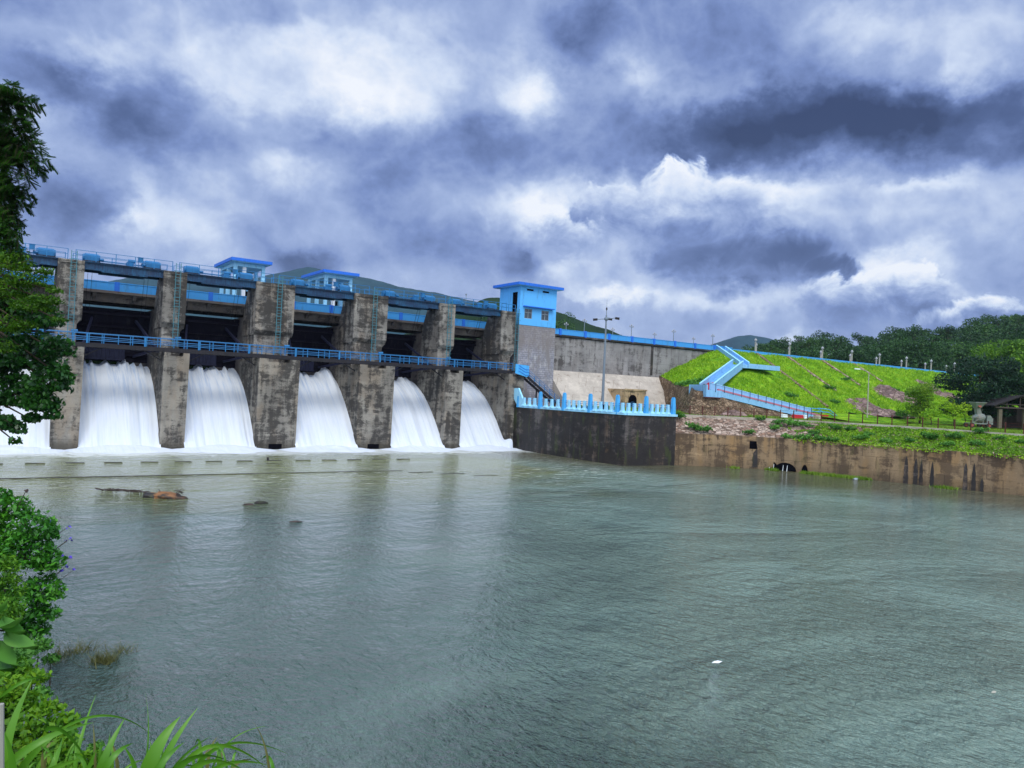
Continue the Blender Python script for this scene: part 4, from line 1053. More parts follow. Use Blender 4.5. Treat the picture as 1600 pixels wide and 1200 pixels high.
def wall_patch(mb, u, z0, z1, w0, w1, off=0.02, zig=True):
    """upright tongue shape on the wall face: foot width w0, tapering to w1"""
    p, d, nn = on_wall(u, 0, off); n = 8; L = []; Rr = []
    for k in range(n + 1):
        f = k / n; z = z0 + (z1 - z0) * f; hw = (w0 + (w1 - w0) * f) / 2 * (1 - 0.9 * max(0, f - .8) / .2) * random.uniform(0.8, 1.15)
        back = -nn * (0.1 * z / 3.78)
        L.append((*(p + back - d * hw), z)); Rr.append((*(p + back + d * hw), z))
    mb.add(L + Rr[::-1], [tuple(range(2 * n + 2))])
for (u, zt, wd) in ((1421, 2.9, .55), (1435.5, 2.75, .55), (1444, 2.7, .42), (1461, 2.55, .42), (1513, 2.75, .45), (1527, 2.75, .42), (1540, 1.35, .36)):
    mb = MB(); wall_patch(mb, u, -0.1, zt, wd, wd * 0.55, 0.03); mb.build('seepage_stain', m_blackwall, t)
for (u, z0, z1, wd) in ((1187, 1.0, 2.2, 1.0),): 
    mb = MB(); wall_patch(mb, u, 0.2, 2.4, wd, wd * 0.9, 0.02); mb.build('damp_patch', m_blackwall, t)
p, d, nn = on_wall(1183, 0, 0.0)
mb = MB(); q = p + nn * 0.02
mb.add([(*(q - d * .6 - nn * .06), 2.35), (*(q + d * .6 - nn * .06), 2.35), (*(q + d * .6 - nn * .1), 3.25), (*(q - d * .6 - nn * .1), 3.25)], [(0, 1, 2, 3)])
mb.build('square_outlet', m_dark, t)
# arched drain outlets at the water line with little spouts
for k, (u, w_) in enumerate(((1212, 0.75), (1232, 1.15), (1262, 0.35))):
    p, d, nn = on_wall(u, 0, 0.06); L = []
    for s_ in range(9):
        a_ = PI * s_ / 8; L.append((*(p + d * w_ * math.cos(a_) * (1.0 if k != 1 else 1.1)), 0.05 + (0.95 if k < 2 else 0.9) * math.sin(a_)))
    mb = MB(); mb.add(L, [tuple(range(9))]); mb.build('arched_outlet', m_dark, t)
    if k < 2:
        for dx in (-0.22, 0.25):
            q = p + nn * 0.05 + d * dx; MB().tube((*q, 0.7), (*(q + nn * 0.2), 0.02), 0.02, 5, 0.045).build('water_spout', m_white, t)

# pitched slope
def strip(L1, L2, n, m, zf, seed, amp, lo=0.0):
    a_, _ = resample(L1, n); b_, _ = resample(L2, n); T = np.linspace(0, 1, m)[None, :, None]
    P = a_[:, None, :] * (1 - T) + b_[:, None, :] * T
    z = zf(P[..., 0], P[..., 1], np.broadcast_to(T[..., 0], P.shape[:2]))
    z = z + fbm2(P[..., 0] * 1.3, P[..., 1] * 1.3, seed, 4) * amp
    return np.concatenate([P, z[..., None]], 2)
off = [(x + 0.5, y + 0.35) for x, y in WL]
Ps = strip(off, KL, 420, 34, lambda x, y, T: 3.66 + (kz(x) - 3.72) * T ** 0.9, 31, 0.22)
o = grid_build('stone_pitching', Ps, m_pitch); struct(o)
o['label'] = 'rough stone pitched slope above the river wall'
t = thing('kerb', 'pale concrete kerb along the top of the pitched slope', 'kerb', (50, -22, 5.6))
kb = MB(); k_, _ = resample(KL, 90)
for a_, b_ in zip(k_, k_[1:]):
    kb.beam((*a_, kz(a_[0]) + 0.02), (*b_, kz(b_[0]) + 0.02), 0.42, 0.34)
kb.build('kerb_stones', m_kerb, t)
# terrace: from the kerb inland
TI = [(39.6, 4.0), (48, 4.0), (60, 3.0), (80, -12.0), (100, -16), (125, -19), (160, -22), (220, -24), (260, -30), (330, -60), (400, -110)]
Tp = strip(KL, TI, 200, 60, lambda x, y, T: kz(np.minimum(x, 75)) + 0.02 + np.minimum(T * 1.2, 0.5) , 33, 0.10)
o = grid_build('terrace', Tp, m_terrace); struct(o)
def terr_z(x, y): return 5.95

# fence
t = thing('terrace_fence', 'low rusty post and wire fence along the kerb of the terrace', 'fence', (50, -22, 5.8), None)
fk, s_ = resample(KL[1:], 1200); nxt = 0.3; posts = []; 
for p, s in zip(fk, s_):
    if s >= nxt: posts.append((p[0] + 0.25, p[1] + 0.25)); nxt += 1.62
posts = posts[:44]
pp = None
for (x, y) in posts:
    z = float(kz(x)) + 0.1
    if pp is None: pp = MB().box(x - 0.045, x + 0.045, y - 0.045, y + 0.045, z - 0.1, z + 1.25).build('post', m_rust, t); pb = (x, y, z)
    else:
        o = pp.copy(); COL.objects.link(o); o.parent = t; o.location = (x - pb[0], y - pb[1], z - pb[2]); o.rotation_euler = (random.uniform(-.004, .004), 0, 0)
wr = MB()
for (a_, b_) in zip(posts, posts[1:]):
    for h in (0.25, 0.55, 0.85, 1.15): wr.tube((*a_, kz(a_[0]) + 0.1 + h), (*b_, kz(b_[0]) + 0.1 + h), 0.016, 4)
wr.build('wire', m_rust, t)

# ================================================================== grassy embankment
cpts = np.array([(76, 4, 16.95), (72.5, 4, 15.6), (69, 4, 14.2), (62.5, 4, 11.5), (61, 0, 10.5), (58, -5, 9.8), (54, -10, 9.6), (50.5, -14, 9.5), (49, -17.2, 8.9), (60, -17.2, 7.75), (67, -17.3, 6.9), (74, -17.6, 6.2),
                 (80, -6, 12.6), (80, 4, 16.95), (80, -16, 7.4), (84, -18, 6.4), (70, -6, 12.9), (60, -10, 9.7), (66, -12, 10.0), (75, -10, 10.6), (84, 4, 16.95), (84, -8, 11.2), (55, -15, 9.2), (67, 0, 13.3)], float)
def tps_fit(c):
    n = len(c); d = np.hypot(c[:, None, 0] - c[None, :, 0], c[:, None, 1] - c[None, :, 1]); K = d ** 2 * np.log(d + 1e-9)
    P = np.c_[np.ones(n), c[:, :2]]; A = np.block([[K + np.eye(n) * 2.0, P], [P.T, np.zeros((3, 3))]])
    return np.linalg.solve(A, np.r_[c[:, 2], 0, 0, 0])
TW = tps_fit(cpts)
def HE(x, y):
    x = np.asarray(x, float); y = np.asarray(y, float)
    d = np.hypot(x[..., None] - cpts[:, 0], y[..., None] - cpts[:, 1]); K = d ** 2 * np.log(d + 1e-9)
    left = K @ TW[:-3] + TW[-3] + TW[-2] * x + TW[-1] * y
    right = 16.95 + 0.478 * (y - 4)
    right = np.where(y < -15, np.maximum(right, 5.9 + 0.9 * np.exp((y + 17.5) * 0.3)), right)
    f = np.clip((x - 76) / 8, 0, 1); f = f * f * (3 - 2 * f)
    bulge = 0.9 * np.exp(-((x - 150) / 30) ** 2)
    return left * (1 - f) + right * f
yl = np.array([4, 2, 0, -5, -10, -14, -17.2]); xl = np.array([62.5, 61.8, 61, 58, 54, 50.5, 48.6])
ys = np.linspace(4.0, -17.2, 90); T = np.linspace(0, 1, 560) ** 1.15
x_left = np.interp(-ys, -yl, xl)
X = x_left[:, None] * (1 - T) + 300.0 * T; Y = np.broadcast_to(ys[:, None], X.shape)
Z = HE(X, Y) + fbm2(X * 0.5, Y * 0.5, 61, 5) * 0.75 * np.clip((4 - Y) / 2, 0, 1) * np.clip((X - x_left[:, None]) / 2, 0.2, 1)
emb = grid_build('embankment', np.stack([X, Y, Z], 2)[:, ::-1], m_slope); struct(emb)
# toe apron to the terrace
X2 = np.linspace(73, 300, 300)[None, :].repeat(14, 0); Y2 = np.linspace(-17.2, -24, 14)[:, None].repeat(300, 1)
Z2 = np.maximum(HE(X2, -17.2 + 0 * Y2) * (1 - (-17.2 - Y2) / 6.8) + 5.8 * ((-17.2 - Y2) / 6.8), 5.8) + fbm2(X2 * .5, Y2 * .5, 62, 4) * 0.35
o = grid_build('embankment_toe', np.stack([X2, Y2, Z2], 2)[:, ::-1], m_slope); struct(o)
# rubble retaining face below the left end
fc = []; e = [(62.5, 4.0), (61.6, 1.5), (60.6, -1), (58, -5), (54, -10), (50.5, -14), (48.3, -16.6), (48.3, -17.6), (54, -17.8), (60, -17.8), (67, -17.9), (74, -18.0)]
ep, _ = resample(e, 120); m = 22
ez = HE(ep[:, 0], np.maximum(ep[:, 1], -17.2)) + 0.15
dirs = np.gradient(ep, axis=0); dirs /= np.linalg.norm(dirs, axis=1)[:, None]; nrm = np.stack([dirs[:, 1], -dirs[:, 0]], 1)
nrm = np.where((nrm @ np.array([-1, -0.6]))[:, None] < 0, -nrm, nrm)
Tm = np.linspace(0, 1, m)
Pf = np.zeros((120, m, 3))
for k in range(m):
    Pf[:, k, :2] = ep + nrm * (0.05 + 1.1 * Tm[k]); Pf[:, k, 2] = ez * (1 - Tm[k]) + 5.5 * Tm[k]
Pf[..., :2] += (fbm2(Pf[..., 0] * 1.1, Pf[..., 2] * 1.4 + Pf[..., 1], 71, 4) * 0.9)[..., None] * nrm[:, None, :] * np.sin(np.clip(Tm * 1.1, 0, 1) * PI * .9)[None, :, None]
o = grid_build('rubble_face', Pf, m_rubble2); tag(o, 'brown rubble stone face under the left end of the green embankment and stair', 'retaining wall')
def on_slope(u, v):
    for D in np.linspace(90, 260, 700):
        p = at(u, v, D)
        if p[1] > -17.2 and p[2] <= float(HE(p[0], p[1])): return p
    return at(u, v, 120)
def rock_mesh(c, sx, sy, sz, seed, n=26, rough=0.5):
    th = np.linspace(0, 2 * PI, n); ph = np.linspace(-0.3, PI / 2, n // 2)
    A, B = np.meshgrid(th, ph); ux = np.cos(A) * np.cos(B); uy = np.sin(A) * np.cos(B); uz = np.sin(B)
    r = 1 + rough * (fbm2(ux * 2 + uz * 1.3 + 7, uy * 2 + uz + 5, seed, 4)) * 2
    r[:, -1] = r[:, 0]
    return np.stack([c[0] + sx * ux * r, c[1] + sy * uy * r, c[2] + sz * uz * r], 2)
o = grid_build('rock_outcrop', rock_mesh((52.5, -19.6, 5.4), 3.0, 1.0, 1.25, 81)[:, ::-1], m_rock, smooth=False); tag(o, 'low purple-grey rock mound under the blue stair behind the fence', 'rock')
for k, (u, v, D, sx, sz, l) in enumerate(((1368, 643, 122, 6.0, 1.7, 'purple rock outcrop low on the slope right of the thin street lamp'), (1400, 618, 131, 6.0, 4.2, 'large purple-grey rock outcrop left of the bushy young tree'), (1466, 612, 136, 4.2, 4.2, 'dark rock outcrop between the young tree and the big dark tree'))):
    c = on_slope(u, v); th = np.linspace(0, 2 * PI, 61); rr_ = np.linspace(0, 1, 22); A, B = np.meshgrid(th, rr_)
    wob = 1 + 0.9 * fbm2(np.cos(A) * 1.5 + 9 + k * 3, np.sin(A) * 1.5 + 9, 83 + k, 3); wob[:, -1] = wob[:, 0]
    gx = c[0] + sx * np.cos(A) * B * wob; gy = c[1] + 4.6 * np.sin(A) * B * wob
    gz = np.maximum(HE(gx, np.clip(gy, -17.2, 4)), 5.9) + 0.75 * (1 - B ** 3) * (0.7 + 2.6 * fbm2(gx * .45, gy * .45, 85 + k, 5)) + fbm2(gx * 1.6, gy * 1.6, 86, 4) * 0.8 - 0.25 * B ** 4
    o = grid_build('rock_outcrop', np.stack([gx, gy, gz], 2), m_rock, smooth=False); tag(o, l, 'rock')

# stone drains running down the slope
t0 = None
for k, x in enumerate([86.6, 95.6, 106.6, 117.4]):
    mb = MB(); yy = np.linspace(3.6, -15.5, 40)
    for a_, b_ in zip(yy, yy[1:]):
        xa = x - (3.6 - a_) * 0.36; xb = x - (3.6 - b_) * 0.36
        if k and a_ < (-15, -9.5, -6.5, -4.0)[k]: continue
        mb.beam((xa, a_, float(HE(xa, a_)) + 0.12), (xb, b_, float(HE(xb, b_)) + 0.12), 0.55, 0.28)
    o = mb.build('slope_drain', m_rubble2 if k == 0 else m_pitch); tag(o, 'narrow stone drain running down the grassy slope, ' + ORD[k] + ' right of the blue stair', 'drain', 'stone drains on the grassy slope')

# ---------------------------------------------------------------- blue zigzag stair
t = thing('zigzag_stair', 'long blue-walled zigzag stair with faded red steps climbing the green embankment', 'staircase', (60, -16, 6))
def flight(p, q, half, wall_out, wall_in, nst, mat_step, out_drop=0.0, name=''):
    """p foot centre, q head centre; side walls as sloping slabs; steps as one mesh"""
    p = np.array(p, float); q = np.array(q, float); d = q[:2] - p[:2]; L = np.linalg.norm(d); d /= L; s = np.array([d[1], -d[0]])
    st = MB()
    for k in range(nst):
        a_ = p[:2] + d * L * k / nst; b_ = p[:2] + d * L * (k + 1) / nst; z = p[2] + (q[2] - p[2]) * (k + 1) / nst
        c = [(a_ - s * half), (b_ - s * half), (b_ + s * half), (a_ + s * half)]
        if True: c = c[::-1]
        st.hexa([(*v, z - 0.7) for v in c], [(*v, z) for v in c])
    st.build('steps', mat_step, t)
    for sg, (below, above) in ((1, wall_out), (-1, wall_in)):
        mb = MB(); o0 = s * sg * half; o1 = s * sg * (half + 0.15)
        c = [p[:2] + o0, q[:2] + o0, q[:2] + o1, p[:2] + o1]
        zz = [p[2], q[2], q[2], p[2]]
        B = [(*v, z - below) for v, z in zip(c, zz)]; Tt = [(*v, z + above) for v, z in zip(c, zz)]
        mb.hexa(B, Tt); mb.build('side_wall', m_stair, t)
        cp = MB(); o0 = s * sg * (half - 0.06); o1 = s * sg * (half + 0.19); c = [p[:2] + o0, q[:2] + o0, q[:2] + o1, p[:2] + o1]
        th = 0.22 if above < 0.1 else 0.08
        cp.hexa([(*v, z + above) for v, z in zip(c, zz)], [(*v, z + above + th) for v, z in zip(c, zz)]); cp.build('wall_coping', m_pink if above < 0.1 else m_paleblue, t)
# bottom flight along the foot of the slope (outer wall low, inner wall tall)
flight((73.2, -17.9, 6.25), (51.2, -17.3, 9.2), 0.65, (0.4, 1.0), (0.75, 0.03), 22, m_pink)
lp = MB(); lp.hexa([(48.5, -18.4, 8.2), (51.3, -18.4, 8.2), (52.6, -14.2, 8.2), (50.3, -14.2, 8.2)], [(48.5, -18.4, 9.2), (51.3, -18.4, 9.2), (52.6, -14.2, 9.2), (50.3, -14.2, 9.2)]); lp.build('landing', m_pink, t)
lw = MB(); lw.hexa([(48.3, -18.6, 8.3), (48.6, -18.6, 8.3), (50.4, -14.2, 8.3), (50.1, -14.2, 8.3)], [(48.3, -18.6, 9.9), (48.6, -18.6, 9.9), (50.4, -14.2, 9.9), (50.1, -14.2, 9.9)])
lw.hexa([(50.1, -14.2, 8.2), (51.2, -14.2, 8.2), (51.2, -13.95, 8.2), (50.1, -13.95, 8.2)], [(50.1, -14.2, 9.9), (51.2, -14.2, 9.9), (51.2, -13.95, 9.9), (50.1, -13.95, 9.9)])
lw.box(48.6, 51.4, -18.62, -18.42, 8.3, 9.2).build('landing_wall', m_stair, t)
flight((51.6, -15.6, 9.3), (56.2, -13.1, 10.42), 0.75, (0.5, 0.62), (0.6, 0.8), 8, m_red)
flight((56.2, -13.1, 10.42), (70.2, -5.6, 13.8), 0.75, (0.5, 0.62), (0.6, 0.8), 22, m_stair)
mb = MB()
for k in range(22):
    f = (k + 0.5) / 22; x, y, z = 56.2 + 14.0 * f + 0.3, -13.1 + 7.5 * f - 0.55, 10.42 + 3.38 * (k + 1) / 22; mb.box(x - .25, x + .25, y - .12, y + .12, z - 0.05, z + 0.05 + 0.02 * (k % 3))
mb.build('red_nosing', m_red, t)
MB().hexa([(69.4, -7.0, 13.3), (78.6, -7.0, 13.3), (78.6, -4.2, 13.3), (69.4, -4.2, 13.3)], [(69.4, -7.0, 13.8), (78.6, -7.0, 13.8), (78.6, -4.2, 13.8), (69.4, -4.2, 13.8)]).build('landing', m_stair, t)
MB().box(70.9, 78.8, -7.2, -7.0, 13.3, 14.05).build('landing_wall', m_stair, t)
flight((73.0, -4.6, 13.8), (77.0, 3.8, 16.95), 0.75, (0.5, 0.6), (0.6, 0.7), 16, m_stair)
for k in range(13):
    x = 50.0 + 1.75 * k; z = 9.2 - (x - 51.2) * 2.95 / 22; z = min(z, 9.2); MB().box(x - .03, x + .03, -18.72, -18.66, z - 0.2, z + 0.95).build('post', m_girder, t)
rr = MB()
for dy in (-18.7, -16.9):
    for h in (0.5, 0.95):
        rr.tube((72.6, dy, 6.5 + h), (75.4, dy, 6.4 + h), 0.05, 6).tube((75.4, dy, 6.4 + h), (77.6, dy, 5.8 + h * 0.6), 0.05, 6)
rr.build('end_rail', m_blue, t)
MB().box(73.3, 77.2, -18.6, -17.0, 5.9, 6.3).box(72.8, 75.6, -18.5, -17.1, 6.3, 6.5).build('bottom_steps', m_red, t)
# painted red and white kerb pieces on the terrace
for k, (x, wd, m_, l) in enumerate(((62.0, 1.2, m_white, 'white painted concrete block left of the red one, on the terrace grass'), (64.6, 2.2, m_red, 'bright red painted concrete block on the terrace grass below the stair'), (66.9, 0.8, m_white, 'white painted concrete block right of the red one, on the terrace grass'), (69.6, 1.4, m_kerb, 'pale grey concrete block farthest right below the stair'))):
    y = -20.4; mb = MB(); mb.hexa([(x, y, 5.8), (x + wd, y, 5.8), (x + wd, y + .5, 5.8), (x, y + .5, 5.8)], [(x + .08, y + .06, 6.45), (x + wd - .08, y + .06, 6.4), (x + wd - .08, y + .44, 6.4), (x + .08, y + .44, 6.45)])
    o = mb.build('painted_block', m_); tag(o, l, 'concrete block')

# thin street lamp at the slope foot
b = at(1355, 650, 118); z0 = 5.9
t = thing('street_lamp', 'thin pale street lamp with a short curved arm at the foot of the green slope', 'street lamp', (b[0], b[1], z0))
top = at(1355.5, 583, 118)[2]
MB().tube((b[0], b[1], z0), (b[0], b[1], top), 0.11, 8, 0.06).build('pole', m_lamppost, t)
e = (b[0] - rx * 1.4, b[1] - ry * 1.4, top + 0.55)
MB().chain([(b[0], b[1], top), (b[0] - rx * 0.6, b[1] - ry * 0.6, top + 0.4), e], [0.05, 0.045, 0.04], 6).build('curved_arm', m_lamppost, t)
MB().beam(e, (e[0] - rx * 0.8, e[1] - ry * 0.8, e[2] + 0.05), 0.3, 0.16).build('lamp_head', m_white, t)

# ---------------------------------------------------------------- concrete mixer
mx0 = at(1527, 668, 102); ux, uy = rx, ry; z0 = 5.85
t = thing('concrete_mixer', 'old grey trailer concrete mixer with tall hopper and red wheels on the terrace', 'concrete mixer', (mx0[0], mx0[1], z0))
def ml(a, b_, z): return (mx0[0] + ux * a - uy * b_, mx0[1] + uy * a + ux * b_, z0 + z)   # a right, b away
def mhex(mb, a0, a1, b0, b1, z_0, z_1, a0t=None, a1t=None, b0t=None, b1t=None):
    a0t = a0 if a0t is None else a0t; a1t = a1 if a1t is None else a1t; b0t = b0 if b0t is None else b0t; b1t = b1 if b1t is None else b1t
    mb.hexa([ml(a0, b0, z_0), ml(a1, b0, z_0), ml(a1, b1, z_0), ml(a0, b1, z_0)], [ml(a0t, b0t, z_1), ml(a1t, b0t, z_1), ml(a1t, b1t, z_1), ml(a0t, b1t, z_1)]); return mb
ch = MB(); mhex(ch, -1.3, 1.7, -0.6, -0.45, 0.5, 0.65); mhex(ch, -1.3, 1.7, 0.45, 0.6, 0.5, 0.65)
for a in (-1.2, -0.4, 0.5, 1.4): mhex(ch, a, a + 0.12, -0.45, 0.45, 0.5, 0.62)
for a in (-0.95, 0.4): mhex(ch, a, a + 0.1, -0.5, -0.4, 0.65, 1.7)
ch.beam(ml(-1.2, -0.5, 1.4), ml(0.7, -0.5, 1.4), 0.1, 0.12); ch.beam(ml(-0.9, -0.5, 0.6), ml(0.4, -0.5, 1.6), 0.08, 0.08)
ch.build('chassis', m_steel2, t)
hp = MB(); mhex(hp, -0.35, 0.15, -0.35, 0.35, 2.55, 3.35, -0.75, 0.65, -0.75, 0.75); mhex(hp, -0.2, 0.45, -0.3, 0.3, 1.6, 2.56, -0.34, 0.14, -0.34, 0.34)
mhex(hp, -0.8, 0.7, -0.8, -0.75, 3.3, 3.4); mhex(hp, -0.8, 0.7, 0.75, 0.8, 3.3, 3.4)
hp.build('hopper', m_steel2, t)
MB().tube(ml(-0.1, -0.6, 2.9), ml(-0.1, -0.5, 2.85), 0.22, 10).build('rust_patch', m_rim, t)
c = ml(0.2, 0.0, 1.35)
a_, b_ = ml(-0.5, 0, 1.15), ml(0.85, 0, 1.5)
dr = MB(); A_ = Vector(a_); B_ = Vector(b_); D_ = B_ - A_
dr.tube(A_, A_ + D_ * .3, 0.34, 14, 0.62).tube(A_ + D_ * .3, A_ + D_ * .7, 0.62, 14).tube(A_ + D_ * .7, B_, 0.62, 14, 0.36)
dr.build('drum', m_steel2, t)
eb = MB(); mhex(eb, 0.95, 1.75, -0.5, 0.5, 0.65, 1.35); mhex(eb, 0.95, 1.65, -0.52, 0.52, 1.35, 1.7, 1.0, 1.4)
eb.build('engine_box', m_steel2, t)
for a in (-1.1, 1.15):
    for bb in (-0.72, 0.62):
        w_ = MB().tube(ml(a, bb, 0.33), ml(a, bb + 0.16, 0.33), 0.33, 14).build('wheel', m_tyre, t)
        MB().tube(ml(a, bb - 0.012, 0.33), ml(a, bb + 0.17, 0.33), 0.2, 12).build('rim', m_rim, w_)

# ---------------------------------------------------------------- open shed
sh = at(1583, 668, 112); z0 = 5.8
t = thing('open_shed', 'dark open-sided shed with a sagging gabled roof under the trees at the right edge', 'shed', (sh[0], sh[1], z0))
mx0 = sh
for a in (-2.0, 1.6, 4.8):
    for bb in (0.0, 4.5):
        p_ = MB(); mhex(p_, a - 0.24, a + 0.24, bb - 0.2, bb + 0.2, 0, 2.75); p_.build('pillar', m_plaster, t)
rf = MB()
for sg in (-1, 1):
    xs_ = [0.7 - sg * 0.0, 0.7 + sg * 4.0]
    p_ = [ml(xs_[0], -0.7, 4.75), ml(xs_[1], -0.7, 3.15), ml(xs_[1], 5.2, 3.15), ml(xs_[0], 5.2, 4.75)]
    q_ = [(v[0], v[1], v[2] + 0.14) for v in p_]
    rf.add(p_ + q_, [(0, 1, 2, 3), (7, 6, 5, 4), (0, 4, 5, 1), (1, 5, 6, 2), (2, 6, 7, 3), (3, 7, 4, 0)])
rf.build('roof', m_thatch, t)
tr = MB()
for bb in (-0.3, 4.6):
    tr.beam(ml(-2.9, bb, 3.0), ml(4.3, bb, 3.0), 0.16, 0.2); tr.beam(ml(-2.6, bb, 3.5), ml(4.0, bb, 3.5), 0.1, 0.1)
    tr.beam(ml(-3.1, bb, 3.15), ml(0.7, bb, 4.7), 0.14, 0.16); tr.beam(ml(4.5, bb, 3.15), ml(0.7, bb, 4.7), 0.14, 0.16); tr.beam(ml(0.7, bb, 3.0), ml(0.7, bb, 4.7), 0.12, 0.12)
    for a in (-1.2, 2.6): tr.beam(ml(a, bb, 3.0), ml(a, bb, 3.9), 0.1, 0.1)
tr.build('truss', m_wood, t)
bw = MB(); mhex(bw, 1.9, 5.0, 0.3, 0.5, 0, 1.3); bw.build('low_wall', m_plaster, t)
bw = MB(); mhex(bw, -2.2, 5.2, 4.6, 4.8, 0, 2.9); mhex(bw, 2.0, 4.8, 2.4, 2.5, 1.0, 2.9); bw.build('back_wall', m_wood, t)

# ================================================================== foliage builders
def leaves(C, size, kind=4, asp=2.2, up=0.4, rg=rng, droop=None):
    """one diamond leaf per centre"""
    n = len(C); d = rg.normal(size=(n, 3)); 
    if droop is not None: d = d + droop
    d /= np.linalg.norm(d, axis=1)[:, None]
    nn = rg.normal(size=(n, 3)); nn[:, 2] += up * 2; w = np.cross(d, nn); w /= np.linalg.norm(w, axis=1)[:, None] + 1e-9
    s = size * rg.uniform(0.6, 1.25, n)[:, None]
    a = C - d * s * 0.5; b = C + d * s * 0.5; m = C + d * s * -0.05; hw = s / asp * 0.5
    nrm = np.cross(w, d); sag = nrm * s * 0.08
    return np.stack([a, m + w * hw + sag, b, m - w * hw + sag], 1).reshape(-1, 3)

def crown_points(lobes, per, rg, shell=0.75):
    out = []
    for (cx, cy, cz, r, rz) in lobes:
        n = int(per * r * r); v = rg.normal(size=(n, 3)); v /= np.linalg.norm(v, axis=1)[:, None]
        rad = shell + (1 - shell) * rg.random(n) ** 0.7; rad *= 1 + 0.18 * np.sin(v[:, 0] * 5 + cx) * np.cos(v[:, 1] * 6 + cy)
        v[:, 2] = np.where(v[:, 2] < -0.35, v[:, 2] * 0.4, v[:, 2])
        out.append(np.stack([cx + v[:, 0] * r * rad, cy + v[:, 1] * r * rad, cz + v[:, 2] * rz * rad], 1))
    return np.concatenate(out)

def make_tree(name, label, cat, H, Rc, mat, nl, per, leaf, seed, group=None, flat=0.75, base=0.35, trunk_r=0.25, spread=1.0, loc=(0, 0, 0), lowf=0.45):
    rg = np.random.default_rng(seed)
    t = thing(name, label, cat, loc, group); L = []
    ox, oy, oz = loc
    for k in range(nl):
        a = rg.random() * 2 * PI; rr = Rc * math.sqrt(rg.random()) * 0.78 * spread
        top = 1 - (rr / Rc) ** 2 * 0.55
        z = H * (base + (1 - base) * top * rg.uniform(lowf, 0.88)); r = Rc * rg.uniform(0.22, 0.42)
        L.append((ox + rr * math.cos(a), oy + rr * math.sin(a), oz + z, r, r * flat))
    P = crown_points(L, per, rg)
    np_build('crown', leaves(P, leaf, rg=rg), 4, mat, t)
    tb = MB(); pts = [(ox, oy, oz - 0.3), (ox + 0.1, oy, oz + H * 0.2), (ox - 0.1, oy + 0.1, oz + H * 0.42)]
    tb.chain(pts, [trunk_r * 1.3, trunk_r, trunk_r * 0.8], 8)
    for l in L[:9]:
        mid = ((pts[2][0] + l[0]) / 2, (pts[2][1] + l[1]) / 2, (pts[2][2] + l[2]) / 2 + 0.3)
        tb.chain([pts[2], mid, l[:3]], [trunk_r * .5, trunk_r * .32, trunk_r * 0.12], 5)
    tb.build('trunk', m_bark, t, True)
    return t

# ================================================================== hills and forest
def ridge(name, pts, D, depth, mat, amp, base=-2.0, nb=36, seed=3, res=260, fr=0.02, back=0.9):
    """pts: skyline as (image column, image row); a ridge D metres away with real front and back slopes"""
    us = np.linspace(pts[0][0], pts[-1][0], res); vs = np.interp(us, [p[0] for p in pts], [p[1] for p in pts])
    top = np.array([at(u, v, D) for u, v in zip(us, vs)])
    rad = top[:, :2] - CAM[:2]; rad /= np.linalg.norm(rad, axis=1)[:, None]
    T = np.linspace(-1, back, nb); P = np.zeros((res, nb, 3))
    for k, tt in enumerate(T):
        sh = math.cos(min(1, abs(tt)) * PI / 2) ** 1.1
        P[:, k, :2] = top[:, :2] + rad * tt * depth; P[:, k, 2] = base + (top[:, 2] - base) * sh
    nz = fbm2(P[..., 0] * fr, P[..., 1] * fr, seed, 6)
    P[..., 2] += nz * amp * np.clip((P[..., 2] - base) / 20, 0, 1)
    return grid_build(name, P[:, ::-1], mat)
m_farhill = grassland('haze_tinted_hill_forest', [(0.010, 0.036, 0.052), (0.015, 0.052, 0.070), (0.022, 0.068, 0.085)], (0.03, 0.06, 0.08), 0.7, 0.02)  # blue of distant haze mixed into the forest colour itself
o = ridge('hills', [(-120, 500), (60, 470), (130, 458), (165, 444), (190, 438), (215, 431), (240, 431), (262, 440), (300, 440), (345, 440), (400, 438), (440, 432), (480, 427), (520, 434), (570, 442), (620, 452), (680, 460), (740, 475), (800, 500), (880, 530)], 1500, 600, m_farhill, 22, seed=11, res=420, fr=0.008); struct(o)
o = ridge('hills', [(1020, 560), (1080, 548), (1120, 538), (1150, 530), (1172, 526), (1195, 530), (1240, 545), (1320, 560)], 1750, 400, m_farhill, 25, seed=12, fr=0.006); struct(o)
hill_pts = [(560, 560), (640, 520), (700, 494), (740, 480), (768, 473), (800, 474), (850, 484), (875, 491), (900, 501), (930, 513), (955, 521), (985, 533), (1040, 552)]
o = ridge('hills', hill_pts, 420, 150, m_forestfloor, 8, seed=13, fr=0.03); struct(o)

# five kinds of forest tree, then copies
protos = []
for k in range(5):
    sp = [0.9, 1.0, 1.05, 0.85, 1.0][k]
    protos.append(make_tree('forest_tree', 'x', 'tree', [9, 8, 10, 9, 8.5][k], [4.6, 5.2, 4.8, 4.0, 5.6][k], m_forest, [13, 15, 16, 12, 15][k], 34, 0.62, 300 + k, 'trees of the forest behind the embankment', 0.62, 0.25, 0.22, sp))
used = [False] * 5
def plant(x, y, z, k, s, label, group):
    global used
    sc = (s, s, s * random.uniform(0.9, 1.15))
    if not used[k]:
        used[k] = True; p = protos[k]; p.location = (x, y, z); p.scale = sc; p.rotation_euler = (0, 0, random.random() * 6.28); p['label'] = label; p['group'] = group; LASTP[0] = p; return p
    LASTP[0] = dup(protos[k], (x, y, z), label, random.random() * 6.28, sc, group)
    return LASTP[0]
sil = [(1120, 548), (1160, 540), (1200, 531), (1245, 529), (1285, 524), (1310, 528), (1350, 522), (1400, 517), (1445, 513), (1480, 510), (1520, 502), (1560, 492), (1600, 490), (1680, 486), (1800, 480)]
def silv(u): return np.interp(u, [p[0] for p in sil], [p[1] for p in sil])
